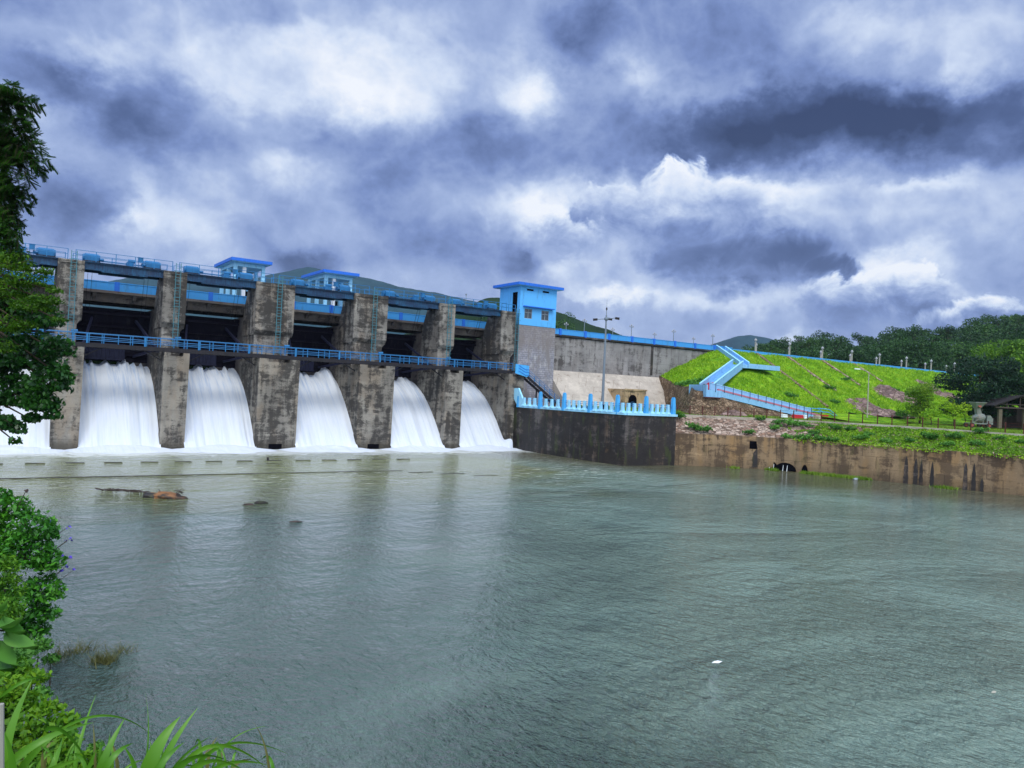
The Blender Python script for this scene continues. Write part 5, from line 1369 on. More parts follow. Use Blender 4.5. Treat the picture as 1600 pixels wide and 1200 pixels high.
rows = [(185, 40, 12), (215, 28, 12), (250, 17, 13), (290, 8, 13), (330, 1, 14)]
cnt = 0; RANKS = {}; LASTP = [None]; HOUSEHILL = []
FL = ['dense dark green forest tree close behind the embankment crest road', 'dense forest tree in the second rank beyond the embankment crest', 'forest tree in the middle rank of the wooded hill on the right', 'forest tree high on the wooded hill on the right', 'forest tree on the skyline of the wooded hill on the right']
for ri, (D, dv, du) in enumerate(rows):
    px = 4.9 * FPX / D * 1.15
    u = 1135 + 12 * ri + (40 if ri == 0 else 0)
    while u < 1690:
        D2 = D + random.uniform(-9, 9); s = random.uniform(0.8, 1.35) * (1.0 + 0.2 * (u > 1480))
        f = min(1, max(0.0, (u - 1120) / 160))
        vt = silv(u) + dv * (0.35 + 0.65 * f) + random.uniform(-4, 5)
        p = at(u, vt, D2); H = 8.6 * s
        if p[1] > 14: 
            plant(p[0], p[1], p[2] - H, random.randrange(5), s, FL[ri], ['front', 'second', 'middle', 'upper', 'skyline'][ri] + ' rank of forest trees beyond the embankment'); cnt += 1; RANKS.setdefault(ri, []).append(LASTP[0])
        u += px * 0.62 * s * random.uniform(0.8, 1.15)
# forest floor rising under them
us = np.linspace(1040, 1900, 160); Ds = [172, 190, 220, 255, 295, 335, 400]
P = np.zeros((160, len(Ds), 3))
for j, D in enumerate(Ds):
    dv = np.interp(D, [185, 215, 250, 290, 330, 400], [40, 28, 17, 8, 1, 1])
    for i, u in enumerate(us):
        q = at(u, silv(u) + dv, D); P[i, j] = (q[0], q[1], q[2] - 8.8 if j else 2.0)
        if j == len(Ds) - 1: P[i, j, 2] = 0
o = grid_build('forest_hill', P[:, ::-1], m_forestfloor); struct(o)
# trees on the hill behind the gate house
for k in range(150):
    u = random.uniform(690, 990); vr = np.interp(u, [p[0] for p in hill_pts], [p[1] for p in hill_pts]); f = random.random() ** 1.3
    D = 420 - 110 * f; v = vr + 3 + f * 30
    if u < 775 and (v > 500): continue
    if u > 775 and u < 868: continue
    q = at(u, v - random.uniform(0, 4), D); s = random.uniform(0.75, 1.3)
    plant(q[0], q[1], q[2] - 7.5 * s, random.randrange(5), s, 'small dark tree', 'trees on the hill behind the gate house'); HOUSEHILL.append(LASTP[0])

for ri, tx in enumerate(('%s tree from the left in the lowest rank behind the embankment crest', '%s tree from the left in the second rank behind the embankment crest', '%s tree from the left in the middle rank of the wooded hill', '%s tree from the left in the upper rank of the wooded hill', '%s tree from the left on the skyline of the wooded hill')):
    label_by_place(RANKS.get(ri, []), tx)
label_by_place(HOUSEHILL, '%s small dark tree from the left on the hill behind the gate house')
# individual big trees on the right
tb_ = at(1532, 655, 119)
make_tree('broad_tree', 'big dark broad-leaved tree spreading over the concrete mixer', 'tree', 12.6, 6.2, m_forestdark, 60, 95, 0.42, 401, None, 0.75, 0.12, 0.4, 1.05, (tb_[0], tb_[1], 5.8), 0.05)
tb_ = at(1596, 640, 135)
make_tree('lime_tree', 'tall yellow-green tree at the right edge behind the shed', 'tree', 16.5, 9.0, m_forestlime, 36, 60, 0.5, 402, None, 0.6, 0.2, 0.5, 1.0, (tb_[0], tb_[1], 6.0))
tb_ = at(1680, 650, 112)
make_tree('lime_tree', 'yellow-green tree partly cut by the right edge of the view, beside the shed', 'tree', 13.5, 7.0, m_forestlime, 26, 60, 0.45, 403, None, 0.6, 0.15, 0.4, 1.0, (tb_[0], tb_[1], 5.8))
for k, (u, v, D, H, Rc, l) in enumerate(((1425, 560, 205, 13, 10, 'wide round-crowned tree rising above the crest lamps'), (1335, 560, 195, 8.5, 10, 'low umbrella-shaped tree behind the crest lamps'), (1265, 560, 200, 7, 9, 'flat spreading dark tree behind the left crest lamps'), (1530, 545, 230, 17, 10, 'large domed tree near the top right of the wooded hill'), (1600, 545, 235, 18, 10, 'large dark domed tree at the right edge on the hill'))):
    q = at(u, v, D); topv = {0: 518, 1: 540, 2: 545, 3: 505, 4: 494}[k]; tp = at(u, topv, D)
    make_tree('hill_tree', l, 'tree', float(tp[2] - 8), Rc, m_forest if k != 0 else m_forestlime if False else m_forest, 30, 36, 0.6, 410 + k, None, 0.5 if k in (1, 2) else 0.65, 0.45 if k in (1, 2) else 0.3, 0.4, 1.0, (q[0], q[1], 8.0))
q = at(1437, 655, 119)
make_tree('young_tree', 'bushy young tree in front of the purple rocks', 'tree', 7.4, 2.8, m_forestlime, 34, 330, 0.26, 420, None, 1.0, 0.05, 0.14, 0.8, (q[0], q[1], 5.9), 0.05)
for k, (u, D, H, Rc, l) in enumerate(((1490, 116, 3.6, 2.6, 'lime green bush left of the concrete mixer'), (1455, 114, 2.4, 1.9, 'low bright bush between the young tree and the mixer'), (1408, 124, 2.0, 1.6, 'small bush left of the young tree'), (1508, 128, 3.8, 2.4, 'green bush behind the concrete mixer'))):
    q = at(u, 655, D); make_tree('bush', l, 'bush', H, Rc, m_grassleaf if k in (0, 1) else m_weed, 14, 300, 0.24, 430 + k, None, 0.9, 0.05, 0.06, 0.9, (q[0], q[1], 5.8))

# ---------------------------------------------------------------- turf blades, weeds on slope, terrace, pitching
def blades(C, h, w, lean=0.5, rg=rng):
    n = len(C); a = rg.random(n) * 2 * PI; s = np.stack([np.cos(a), np.sin(a), np.zeros(n)], 1)
    H = (h * rg.uniform(0.5, 1.3, n))[:, None]; Wd = (w * rg.uniform(0.7, 1.3, n))[:, None]
    l = rg.normal(size=(n, 3)) * lean; l[:, 2] = 1; l /= np.linalg.norm(l, axis=1)[:, None]
    return np.stack([C - s * Wd, C + s * Wd, C + l * H + s * Wd * .25], 1).reshape(-1, 3)
def clumped(n, x0, x1, y0, y1, rg):
    x = rg.uniform(x0, x1, n); y = rg.uniform(y0, y1, n); return x, y
rg = np.random.default_rng(55)
n = 120000
x = 50 + 130 * rg.random(n) ** 1.25; y = rg.uniform(-17.2, 3.9, n); keep = (x > np.interp(-y, -yl, xl) + 0.1)
keep &= (fbm2(x * 0.8, y * 0.8, 90, 3) > -0.16)
x = x[keep]; y = y[keep]
def on_stair(x, y):
    f2 = lambda p, q, w: (lambda d, L: (abs((x - p[0]) * -d[1] / L + (y - p[1]) * d[0] / L) < w) & (((x - p[0]) * d[0] + (y - p[1]) * d[1]) / L > -1) & (((x - p[0]) * d[0] + (y - p[1]) * d[1]) / L < L + 1))(np.subtract(q, p), math.dist(p, q))
    return f2((51.2, -17.3), (73.2, -17.9), 1.1) | f2((51.6, -15.6), (70.2, -5.6), 1.25) | f2((69.4, -5.7), (80.2, -5.7), 1.5) | f2((73, -4.6), (77, 3.8), 1.25) | ((x < 52.5) & (y < -14))
k_ = ~on_stair(x, y); x = x[k_]; y = y[k_]
z = HE(x, y) + fbm2(x * 0.5, y * 0.5, 61, 5) * 0.5
o = np_build('grass', blades(np.stack([x, y, z - 0.05], 1), 0.42, 0.10, 0.5, rg), 3, m_grassleaf); struct(o, 'stuff'); o['label'] = 'bright green grass covering the embankment slope'
n = 60000; tt = rg.random(n) ** 1.5; ss = rg.integers(0, 200 - 70, n)
A_ = Tp[ss, np.minimum((tt * 59).astype(int), 58)]; B_ = Tp[ss + 1, np.minimum((tt * 59).astype(int) + 1, 59)]
C_ = A_ + (B_ - A_) * rg.random((n, 3)) ; C_[:, 2] = (A_[:, 2] + B_[:, 2]) / 2
C_ = C_[fbm2(C_[:, 0] * .4, C_[:, 1] * .4, 91, 3) > -0.1]
o = np_build('terrace_grass', blades(C_, 0.20, 0.05, 0.5, rg), 3, m_grassdry); struct(o, 'stuff'); o['label'] = 'short patchy grass on the terrace behind the fence'
# creeping greenery over the pitching: thick in the middle, bare stone at both ends
n = 90000; si = rg.integers(0, 419, n); ti = rg.random(n); jt = (ti * 32).astype(int)
C_ = Ps[si, jt] + (Ps[np.minimum(si + 1, 419), np.minimum(jt + 1, 33)] - Ps[si, jt]) * rg.random((n, 3))
sx = si / 419.0
nz = fbm2(C_[:, 0] * 0.55, C_[:, 1] * 0.55, 95, 4)
cover = np.interp(sx, [0, 0.10, 0.16, 0.22, 0.42, 0.47, 0.52, 0.58, 0.64, 1.0], [-0.5, -0.45, -0.2, 0.25, 0.45, 0.2, -0.05, -0.16, -0.28, -0.2])
cover = cover + (0.12 - ti * 0.25)
kk = nz + cover > 0.0
lf = leaves(C_[kk] + np.array([0, 0, 0.10]), 0.22, rg=rg, asp=1.6, up=1.0)
o = np_build('creeping_plants', lf, 4, m_grassleaf); struct(o, 'stuff'); o['label'] = 'creeping green plants over the stone pitched slope'
# overhang of greenery along the wall top
ww, _ = resample(WL, 2200); s0 = 330; seg = ww[s0:1500]; C_ = np.c_[seg + rg.normal(size=seg.shape) * 0.12 + np.array([0.12, 0.1]), 3.80 - np.abs(rg.normal(size=len(seg))) * 0.16]
C_ = np.repeat(C_, 3, 0); C_[:, :2] += rg.normal(size=(len(C_), 2)) * 0.12; C_ = C_[fbm2(C_[:, 0] * .5, C_[:, 1] * .5, 96, 3) > -0.13]
o = np_build('wall_top_creeper', leaves(C_, 0.2, rg=rg, asp=1.5), 4, m_grassleaf); struct(o, 'stuff'); o['label'] = 'green creeper hanging over the top edge of the brown river wall'
# individual broad-leaved weeds
WEEDS = []; proto = None
spots = [(1061, 661, 97), (1085, 669, 93), (1100, 672, 92), (1189, 655, 97), (1215, 662, 95), (1240, 659, 94), (1262, 661, 93), (1232, 675, 90), (1255, 678, 89), (1283, 681, 88), (1306, 662, 91), (1329, 665, 90), (1359, 672, 87), (1300, 680, 87), (1345, 686, 86), (1385, 690, 84), (1424, 692, 83), (1452, 691, 83), (1457, 690, 83), (1492, 678, 82), (1527, 699, 79), (1530, 681, 83), (1562, 690, 80), (1595, 699, 78), (1210, 671, 93), (1272, 672, 90), (1170, 676, 92), (1480, 699, 80)]
for k, (u, v, D) in enumerate(spots):
    q = at(u, v + 3, D); j = np.argmin(((Ps[..., :2] - q[:2]) ** 2).sum(-1)); zz = Ps.reshape(-1, 3)[j][2]
    s = [1.25, 1.3, 1.2, .8, 1.1, 1.4, .8, 1, 1.2, 1][k % 10] if k < 10 else random.uniform(0.7, 1.15)
    lab = 'dark green leafy weed growing from the stone pitching'
    if proto is None:
        proto = thing('weed_clump', lab, 'plant', (0, 0, 0), 'leafy weeds on the stone pitching')
        rg2 = np.random.default_rng(5); lo_ = [(rg2.normal() * .35, rg2.normal() * .35, 0.25 + rg2.random() * .35, 0.35, 0.28) for _ in range(9)]
        np_build('foliage', leaves(crown_points(lo_, 260, rg2, 0.3), 0.26, rg=rg2, asp=1.7, up=1), 4, m_weed, proto)
        MB().chain([(0, 0, -.1), (0.05, 0, .3), (-.05, .1, .6)], [0.04, 0.03, 0.01], 5).build('stem', m_bark, proto)
        proto.location = (q[0], q[1], zz); proto.scale = (s,) * 3; WEEDS.append(proto)
    else: WEEDS.append(dup(proto, (q[0], q[1], zz), lab, random.random() * 6, s))
label_by_place(WEEDS, '%s dark green leafy weed from the left on the stone pitching')
SHR = []
# shrubs on the embankment
for k, (x, y, s) in enumerate(((56.8, -11.5, 2.6), (58.2, -12.2, 2.2), (55.5, -12.8, 1.8), (60.0, -6.5, 1.8), (57.5, -6.0, 1.6), (52.5, -13.2, 1.3), (74, -13, 1.3), (90, -9, 1.3), (101, -5, 1.2), (112, -8, 1.4), (84, -14, 1.1))):
    if on_stair(np.array([x]), np.array([y]))[0]: continue
    SHR.append(dup)
    SHR[-1] = dup(proto, (x, y, float(HE(x, y)) - 0.1), 'leafy shrub patch growing in the grass of the embankment', random.random() * 6, s, 'leafy shrub patches on the embankment')
label_by_place(SHR, '%s leafy shrub patch from the left in the grass of the embankment')
# grass fringe at the foot of the river wall
C_ = []
for u in np.linspace(1205, 1222, 60).tolist() + np.linspace(1262, 1365, 420).tolist() + np.linspace(1148, 1153, 20).tolist() + np.linspace(1470, 1500, 40).tolist():
    p, d, nn = on_wall(u, 0, 0.1 + 1.1 * random.random()); C_.append((p[0], p[1], -0.02))
o = np_build('wall_foot_grass', blades(np.repeat(np.array(C_), 7, 0) + rg.normal(size=(len(C_) * 7, 3)) * np.array([.22, .22, 0.01]), 0.38, 0.04, 0.7, rg), 3, m_grassdry); struct(o, 'stuff'); o['label'] = 'yellow-green grass fringe growing at the foot of the river wall'
p, d, nn = on_wall(1350, 0, 1.3)
o = grid_build('white_bag', rock_mesh((p[0], p[1], 0.0), 0.45, 0.25, 0.16, 99, 16), m_winframe); tag(o, 'crumpled white bag in the grass at the foot of the river wall', 'litter')

# ================================================================== things in the river
def rocks():
    t = thing('river_rock', 'orange-brown flat rock with dark end and driftwood sticks, in the river left of centre', 'rock', (-19.7, -34.7, 0))
    m, nt, b, _ = new_mat('wet_orange_rock'); P = POS(nt)
    nt.links.new(MIX(nt, SM(nt, NOISE(nt, P, 1.4, 6, .6), .42, .6), (0.26, 0.12, 0.045), (0.035, 0.025, 0.018)), b.inputs['Base Color']); b.inputs['Roughness'].default_value = .6
    bump(nt, b, NOISE(nt, P, 5, 6, .7), .8, .08)
    # slabs lying along the view-right direction
    for k, (a, w_, hh, dd) in enumerate(((0.15, 1.15, 0.42, 0.55), (-0.6, 0.6, 0.38, 0.5), (1.05, 0.5, 0.24, 0.35), (0.2, 0.6, 0.52, 0.3))):
        c = (-19.75 + rx * a, -34.6 + ry * a, -0.05)
        G = rock_mesh((0, 0, 0), w_, dd, hh, 500 + k, 30, 0.4)
        G2 = G.copy(); G2[..., 0] = c[0] + G[..., 0] * rx - G[..., 1] * ry; G2[..., 1] = c[1] + G[..., 0] * ry + G[..., 1] * rx; G2[..., 2] = c[2] + np.minimum(G[..., 2], hh * 0.85)
        grid_build('slab', G2[:, ::-1], m if k != 1 else m_blackwall, t, False)
    st = MB()
    for k in range(9):
        a = random.uniform(-0.6, 1.3); p = Vector((-19.75 + rx * a, -34.8 + ry * a, random.uniform(.2, .5))); st.tube(p, p + Vector((random.uniform(-.5, .5), random.uniform(-.4, .4), random.uniform(0, .35))), 0.03, 5, 0.015)
    st.build('driftwood', m_wood, t)
rocks()
t = thing('debris_raft', 'thin raft of dark twigs and debris left of the orange rock', 'driftwood', (-21.5, -31.2, 0))
st = MB()
for k in range(60):
    a = random.uniform(-1.5, 1.5); p = Vector((-21.5 + rx * a + random.uniform(-.1, .1), -31.3 + ry * a + random.uniform(-.15, .15), random.uniform(0, .12))); st.tube(p, p + Vector((rx, ry, 0)) * random.uniform(-.6, .6) + Vector((0, 0, random.uniform(0, .12))), 0.035, 5, 0.02)
st.build('twigs', m_wood, t)
for k, (u, v, sx, sz, l) in enumerate(((388, 789, 0.35, 0.10, 'small low brown rock left of the dark one, awash right of the orange rock'), (407, 787, 0.42, 0.16, 'small black rock awash to the right of the orange rock'), (462, 815, 0.3, 0.03, 'tiny brown rock barely breaking the water below the small rocks'))):
    D = 7.6 * FPX / (v - (578 + .046 * u)); q = at(u, v, D); o = grid_build('small_rock', rock_mesh((q[0], q[1], 0), sx, .25, sz, 520 + k, 20)[:, ::-1], m_blackwall if k == 1 else m_wood, smooth=False); tag(o, l, 'rock')
def litter(u, v, s, l, m_=None):
    D = 7.6 * FPX / (v - (578 + .046 * u)); q = at(u, v, D)
    mb = MB(); mb.add([(q[0] - s, q[1] + s * .2, .02), (q[0] + s * .2, q[1] - s * .45, .015), (q[0] + s, q[1] - s * .5, .05), (q[0] + s * .5, q[1] + s * .1, .06), (q[0] - s * .2, q[1] + s * .25, .05), (q[0], q[1] - .02, .0)], [(0, 1, 5), (1, 2, 5), (2, 3, 5), (3, 4, 5), (4, 0, 5), (0, 4, 3, 2, 1)])
    o = mb.build('floating_litter', m_ or m_white); tag(o, l, 'litter')
litter(1119, 1036, 0.17, 'small white scrap floating on the open water, lower centre right')
litter(1552, 1083, 0.09, 'tiny pale brown scrap floating near the lower right', m_lamppost)

# ================================================================== near left bank
shore_D = np.array([-30, 4, 6, 9.5, 12, 15, 18, 22, 27, 36, 60]); shore_X = np.array([60, 26, 20, 4, -3.2, -8.4, -11.2, -13.1, -17.2, -27, -60])
def bank_z(X, D):
    xs_ = np.interp(D, shore_D, shore_X)
    dist = (xs_ - X) * 0.75
    z = np.where(dist > 0, np.minimum(np.minimum(dist * 0.62, 5.9), 6.3 - 0.60 * D + 3.2 * np.clip((-X - 0.50 * D) / 1.5, 0, 1)), dist * 0.5)
    return np.maximum(z, -2.0)
Xg = np.linspace(-70, 62, 260); Dg = np.linspace(-30, 60, 200)
XX, DD = np.meshgrid(Xg, Dg); ZZ = bank_z(XX, DD) + fbm2(XX * .6, DD * .6, 44, 4) * 0.35
XX2 = CAM[0] + DD * math.cos(AZ) + XX * math.sin(AZ); YY2 = CAM[1] + DD * math.sin(AZ) - XX * math.cos(AZ)
o = grid_build('river_bank', np.stack([XX2, YY2, ZZ], 2), m_bankg); struct(o)

def lobes_px(lst, jit=0):
    return [(*at(u, v, D), r / FPX * D, r / FPX * D * f) for (u, v, D, r, f) in lst]
def branch_set(parent, root, L, r0, mat=m_bark):
    tb = MB(); tb.chain(root, [r0 * (1 - 0.5 * i / len(root)) for i in range(len(root))], 9)
    top = root[-1]
    for l in L:
        base = min(root[1:], key=lambda p: math.dist(p, l[:3])); mid = [(base[i] + l[i]) / 2 for i in range(3)]; mid[2] += 0.35
        tb.chain([base, mid, l[:3]], [r0 * .3, r0 * .16, r0 * 0.05], 5)
        for k in range(4):
            e = Vector(l[:3]) + Vector((random.uniform(-1, 1), random.uniform(-1, 1), random.uniform(-.6, .8))) * l[3] * 0.8; tb.tube(l[:3], e, r0 * .05, 4, 0.008)
    tb.build('branches', mat, parent, True)

# broad-leaved tree: dark lower crown
t = thing('bank_tree', 'dark broad-leaved tree leaning in from the left edge over the river', 'tree', cw(-19.5, 22.5, 1.0))
LB = lobes_px([(15, 480, 23, 45, .8), (60, 500, 22.5, 34, .8), (88, 548, 22, 26, .9), (45, 560, 22.5, 48, .9), (75, 600, 22, 32, .9), (20, 620, 22.5, 45, .8), (62, 632, 22, 30, .8), (92, 585, 21.8, 20, .9), (82, 650, 22, 13, .8), (8, 665, 22, 20, .8), (30, 672, 21.8, 12, 1.0), (24, 690, 21.6, 8, 1.0), (48, 655, 22, 14, .7), (-40, 560, 23, 70, 1), (-40, 660, 22.6, 40, .8), (-50, 470, 23, 60, .9), (-110, 600, 23.4, 70, 1)])
rg3 = np.random.default_rng(77)
P = crown_points(LB, 1900, rg3, 0.55)
np_build('crown', leaves(P, 0.17, rg=rg3, asp=1.45, up=0.7, droop=np.array([0, 0, -.5])), 4, m_near2, t)
branch_set(t, [cw(-19.5, 22.5, 0.5), cw(-19.0, 22.6, 4), cw(-18.2, 22.6, 7.5), cw(-17.4, 22.6, 9.5)], LB, 0.32)
# feathery tree: upper crown, spreading fronds
t = thing('feathery_tree', 'tall feathery-leaved tree at the left edge with fine drooping sprays against the sky', 'tree', cw(-18.5, 20.5, 1.5))
rg4 = np.random.default_rng(78)
sprays = []
def spray(u0, v0, u1, v1, D, n, ln, droop=0.25):
    """pinnate spray between two bearings"""
    a_ = np.array(at(u0, v0, D)); b_ = np.array(at(u1, v1, D + rg4.uniform(-.6, .6))); out = []
    for i in range(n):
        f = rg4.random(); c = a_ + (b_ - a_) * f; c[2] += 0.25 * math.sin(f * PI) * np.linalg.norm(b_ - a_)
        dr = (b_ - a_) / np.linalg.norm(b_ - a_); side = rg4.normal(size=3); side -= dr * (side @ dr); side /= np.linalg.norm(side); side[2] -= droop
        out.append((c, dr * .5 + side, ln * (1.1 - 0.6 * f)))
    return out
items = []
for (u0, v0, u1, v1) in [(-30, 170, 40, 165), (-20, 180, 66, 172), (-20, 175, 30, 140), (-30, 190, 50, 190), (-20, 200, 60, 205), (-20, 215, 62, 225), (-20, 225, 82, 262), (-10, 240, 72, 275), (-15, 235, 60, 260), (-20, 250, 55, 282), (-20, 262, 30, 285), (-30, 215, 30, 235), (-20, 235, 45, 245), (-30, 310, 50, 302), (-20, 300, 40, 312), (-20, 325, 48, 318), (-30, 330, 32, 345), (-30, 350, 36, 372), (-30, 365, 30, 388), (-20, 400, 42, 410), (-30, 285, 20, 290), (-30, 150, 15, 150), (-25, 345, 20, 330)]:
    D = 20.5
    for s_ in range(3):
        items += spray(u0, v0 + rg4.uniform(-7, 7), u1 + 4 - rg4.uniform(0, 16), v1 + rg4.uniform(-8, 8), D, 30, 0.40)
stems = MB(); VV = []
for (c, d, ln) in items:
    d = d / np.linalg.norm(d); e = c + d * ln; e[2] -= ln * .35; stems.tube(c, e, 0.006, 3, 0.003)
    nl = 11; f = np.linspace(0.1, 1, nl)[:, None]; cc = c + (e - c) * f
    perp = np.cross(d, [0, 0, 1.0]); perp /= np.linalg.norm(perp) + 1e-6
    for sg in (-1, 1):
        ld = perp * sg + d * .35 + np.array([0, 0, -.25]); ld /= np.linalg.norm(ld); L_ = 0.095; w_ = np.cross(ld, perp * .2 + np.array([0, 0, 1.])); w_ = w_ / np.linalg.norm(w_) * 0.016
        VV.append(np.stack([cc, cc + ld * L_ * .5 + w_, cc + ld * L_, cc + ld * L_ * .5 - w_], 1).reshape(-1, 3))
np_build('leaf_sprays', np.concatenate(VV), 4, m_near3, t)
stems.build('twigs', m_bark, t)
LF = lobes_px([(10, 360, 20.5, 26, 1.0), (12, 395, 20.5, 28, 1.0), (-5, 330, 20.5, 24, 1), (5, 215, 20.6, 24, .8), (0, 250, 20.6, 24, .8), (-5, 180, 20.6, 20, .8), (5, 305, 20.6, 18, .8)])
P = crown_points(LF, 2100, rg4, 0.3)
np_build('inner_leaves', leaves(P, 0.13, rg=rg4, asp=2.2), 4, m_near3, t)
LL = lobes_px([(20, 415, 20, 32, .7), (45, 440, 20, 32, .6), (75, 470, 19.8, 24, .5), (15, 455, 20, 38, .8), (50, 480, 19.8, 34, .5), (92, 500, 19.6, 14, .4), (85, 455, 19.9, 14, .5), (10, 510, 19.8, 32, .7), (0, 545, 19.8, 26, .6), (40, 510, 19.7, 22, .4), (70, 425, 20, 16, .5), (-40, 450, 20.2, 55, 1)])
P = crown_points(LL, 2300, rg4, 0.4)
np_build('bright_fronds', leaves(P, 0.12, rg=rg4, asp=2.8, up=0.8), 4, m_near1, t)
branch_set(t, [cw(-18.5, 20.5, 1.0), cw(-17.5, 20.5, 6), cw(-16.2, 20.5, 10), cw(-15.2, 20.6, 14)], LF + LL, 0.28)

# leafy bush at the water's edge
t = thing('bank_bush', 'rounded dark green bush hanging over the water at the left edge', 'bush', cw(-12.5, 18.0, 1.0))
LBU = lobes_px([(15, 800, 18, 34, .8), (0, 780, 18, 20, .9), (55, 830, 17.8, 36, .8), (40, 870, 17.6, 44, .9), (75, 880, 17.6, 24, 1), (65, 925, 17.6, 32, .9), (30, 950, 17.5, 40, .8), (75, 960, 17.5, 20, .7), (0, 870, 17.8, 45, 1), (-40, 850, 18, 60, 1), (-30, 960, 17.8, 50, 1), (45, 985, 17.5, 30, .7)])
rg5 = np.random.default_rng(79)
P = crown_points(LBU, 2600, rg5, 0.6)
np_build('crown', leaves(P, 0.15, rg=rg5, asp=2.0, up=1.0), 4, m_bush, t)
branch_set(t, [cw(-13.2, 18.0, 0.6), cw(-13.0, 18, 1.8), cw(-12.6, 17.9, 2.8)], LBU, 0.10)
t = thing('purple_flower_vine', 'thin vine with small purple flowers trailing on the river side of the bush', 'plant', cw(-11.5, 18.2, 1.2))
st = MB(); fl = []
for (u, v) in [(80, 815), (108, 822), (112, 840), (104, 845), (98, 868), (110, 870), (104, 885), (96, 892), (60, 822), (116, 890), (72, 820), (90, 930)]:
    q = at(u, v, 18.1); st.tube(at(u - 30, v + 22, 17.9), q, 0.008, 4, 0.005)
    for k in range(4): fl.append(q + rng.normal(size=3) * 0.025)
st.build('stems', m_bark, t); np_build('petals', leaves(np.array(fl), 0.075, rg=rg5, asp=1.2), 4, m_purple, t)
t = thing('dead_seed_stalk', 'bare dark seed stalk poking up from the top of the bush', 'plant', cw(-12, 18.2, 3.8))
q0 = at(24, 800, 17.9); q1 = at(40, 768, 17.9); MB().tube(q0, q1, 0.014, 5, 0.008).tube(q1, q1 + (q1 - q0) * 0.1 + np.array([.03, 0, 0]), 0.05, 6, 0.02).build('stalk', m_wood, t)

# lime undergrowth between camera and bush
def plantmass(name, label, cat, lob, per, size, asp, mat, seed, D_stem, up=0.8):
    t = thing(name, label, cat, cw(*D_stem)); r_ = np.random.default_rng(seed); P = crown_points(lobes_px(lob), per, r_, 0.35)
    np_build('foliage', leaves(P, size, rg=r_, asp=asp, up=up), 4, mat, t)
    st = MB()
    for l in lobes_px(lob)[:8]: st.tube((l[0], l[1], l[2] - l[4] - 0.5), l[:3], 0.015, 5, 0.006)
    st.build('stems', m_bark, t); return t
plantmass('fern_clump', 'yellow-green ferny undergrowth at the left edge beneath the bush', 'plant', [(5, 900, 13, 30, 1), (15, 925, 13, 26, 1), (0, 960, 12.5, 36, .9), (22, 955, 12.6, 16, .9), (-30, 940, 13, 40, 1), (10, 880, 13, 16, 1)], 5200, 0.085, 2.6, m_lime, 601, (-8.8, 13, 2.5))
plantmass('lower_undergrowth', 'mixed bright undergrowth at the lower left above the grass blades', 'plant', [(20, 1050, 9.5, 34, .6), (50, 1062, 9.5, 24, .6), (0, 1080, 9, 40, .7), (35, 1100, 9, 34, .5), (75, 1108, 8.8, 24, .5), (100, 1130, 8.6, 26, .5), (30, 1150, 8.4, 50, .6), (90, 1165, 8.2, 36, .5), (140, 1185, 8.0, 26, .4), (60, 1200, 8, 60, .5), (120, 1215, 7.8, 40, .5), (-40, 1120, 9, 50, .8)], 5200, 0.095, 1.9, m_lime, 602, (-6.0, 9, 2.2))
plantmass('dark_undergrowth', 'dark green leafy undergrowth at the water edge below the bush', 'plant', [(60, 1010, 15.5, 24, .6), (30, 1020, 15, 30, .7), (80, 1030, 15.8, 14, .5), (10, 1040, 14, 40, .8), (60, 1085, 12, 22, .5), (100, 1150, 10, 20, .4), (150, 1165, 10, 12, .4)], 3400, 0.11, 1.8, m_weed, 603, (-10.6, 15.3, 0.8))
# large heart-shaped leaves
t = thing('large_leaf_plant', 'plant with a few very large drooping green leaves at the left edge', 'plant', cw(-4.2, 6.2, 3.0))
def bigleaf(mb, c, tip, w, up):
    c = np.array(c); tip = np.array(tip); d = tip - c; s = np.cross(d, up); s /= np.linalg.norm(s); n = np.cross(s, d); n /= np.linalg.norm(n); V = []; prof = [0, .62, .95, 1.0, .9, .7, .42, .15, 0]
    for k, p in enumerate(prof):
        f = k / 8; m_ = c + d * f - n * 0.05 * math.sin(f * PI); V += [m_ - s * w * p, m_ + n * -0.03, m_ + s * w * p]
    F = []
    for k in range(8): F += [(3 * k, 3 * k + 1, 3 * k + 4, 3 * k + 3), (3 * k + 1, 3 * k + 2, 3 * k + 5, 3 * k + 4)]
    mb.add(V, F)
for (u0, v0, u1, v1, w_) in ((10, 985, 60, 1008, .085), (-10, 970, 35, 962, .10), (0, 1000, 28, 1040, .07), (-20, 1020, 24, 1042, .09), (-15, 950, 12, 935, .06), (5, 962, 40, 985, .07)):
    mb = MB(); bigleaf(mb, at(u0, v0, 6.2), at(u1, v1, 6.0), w_, np.array([.2, -.5, .8])); mb.build('leaf', m_weed, t, True)
MB().tube(at(-30, 1060, 6.3), at(-5, 985, 6.2), 0.02, 6, 0.01).tube(at(-5, 985, 6.2), at(10, 985, 6.2), 0.008, 5).build('stem', m_bark, t)

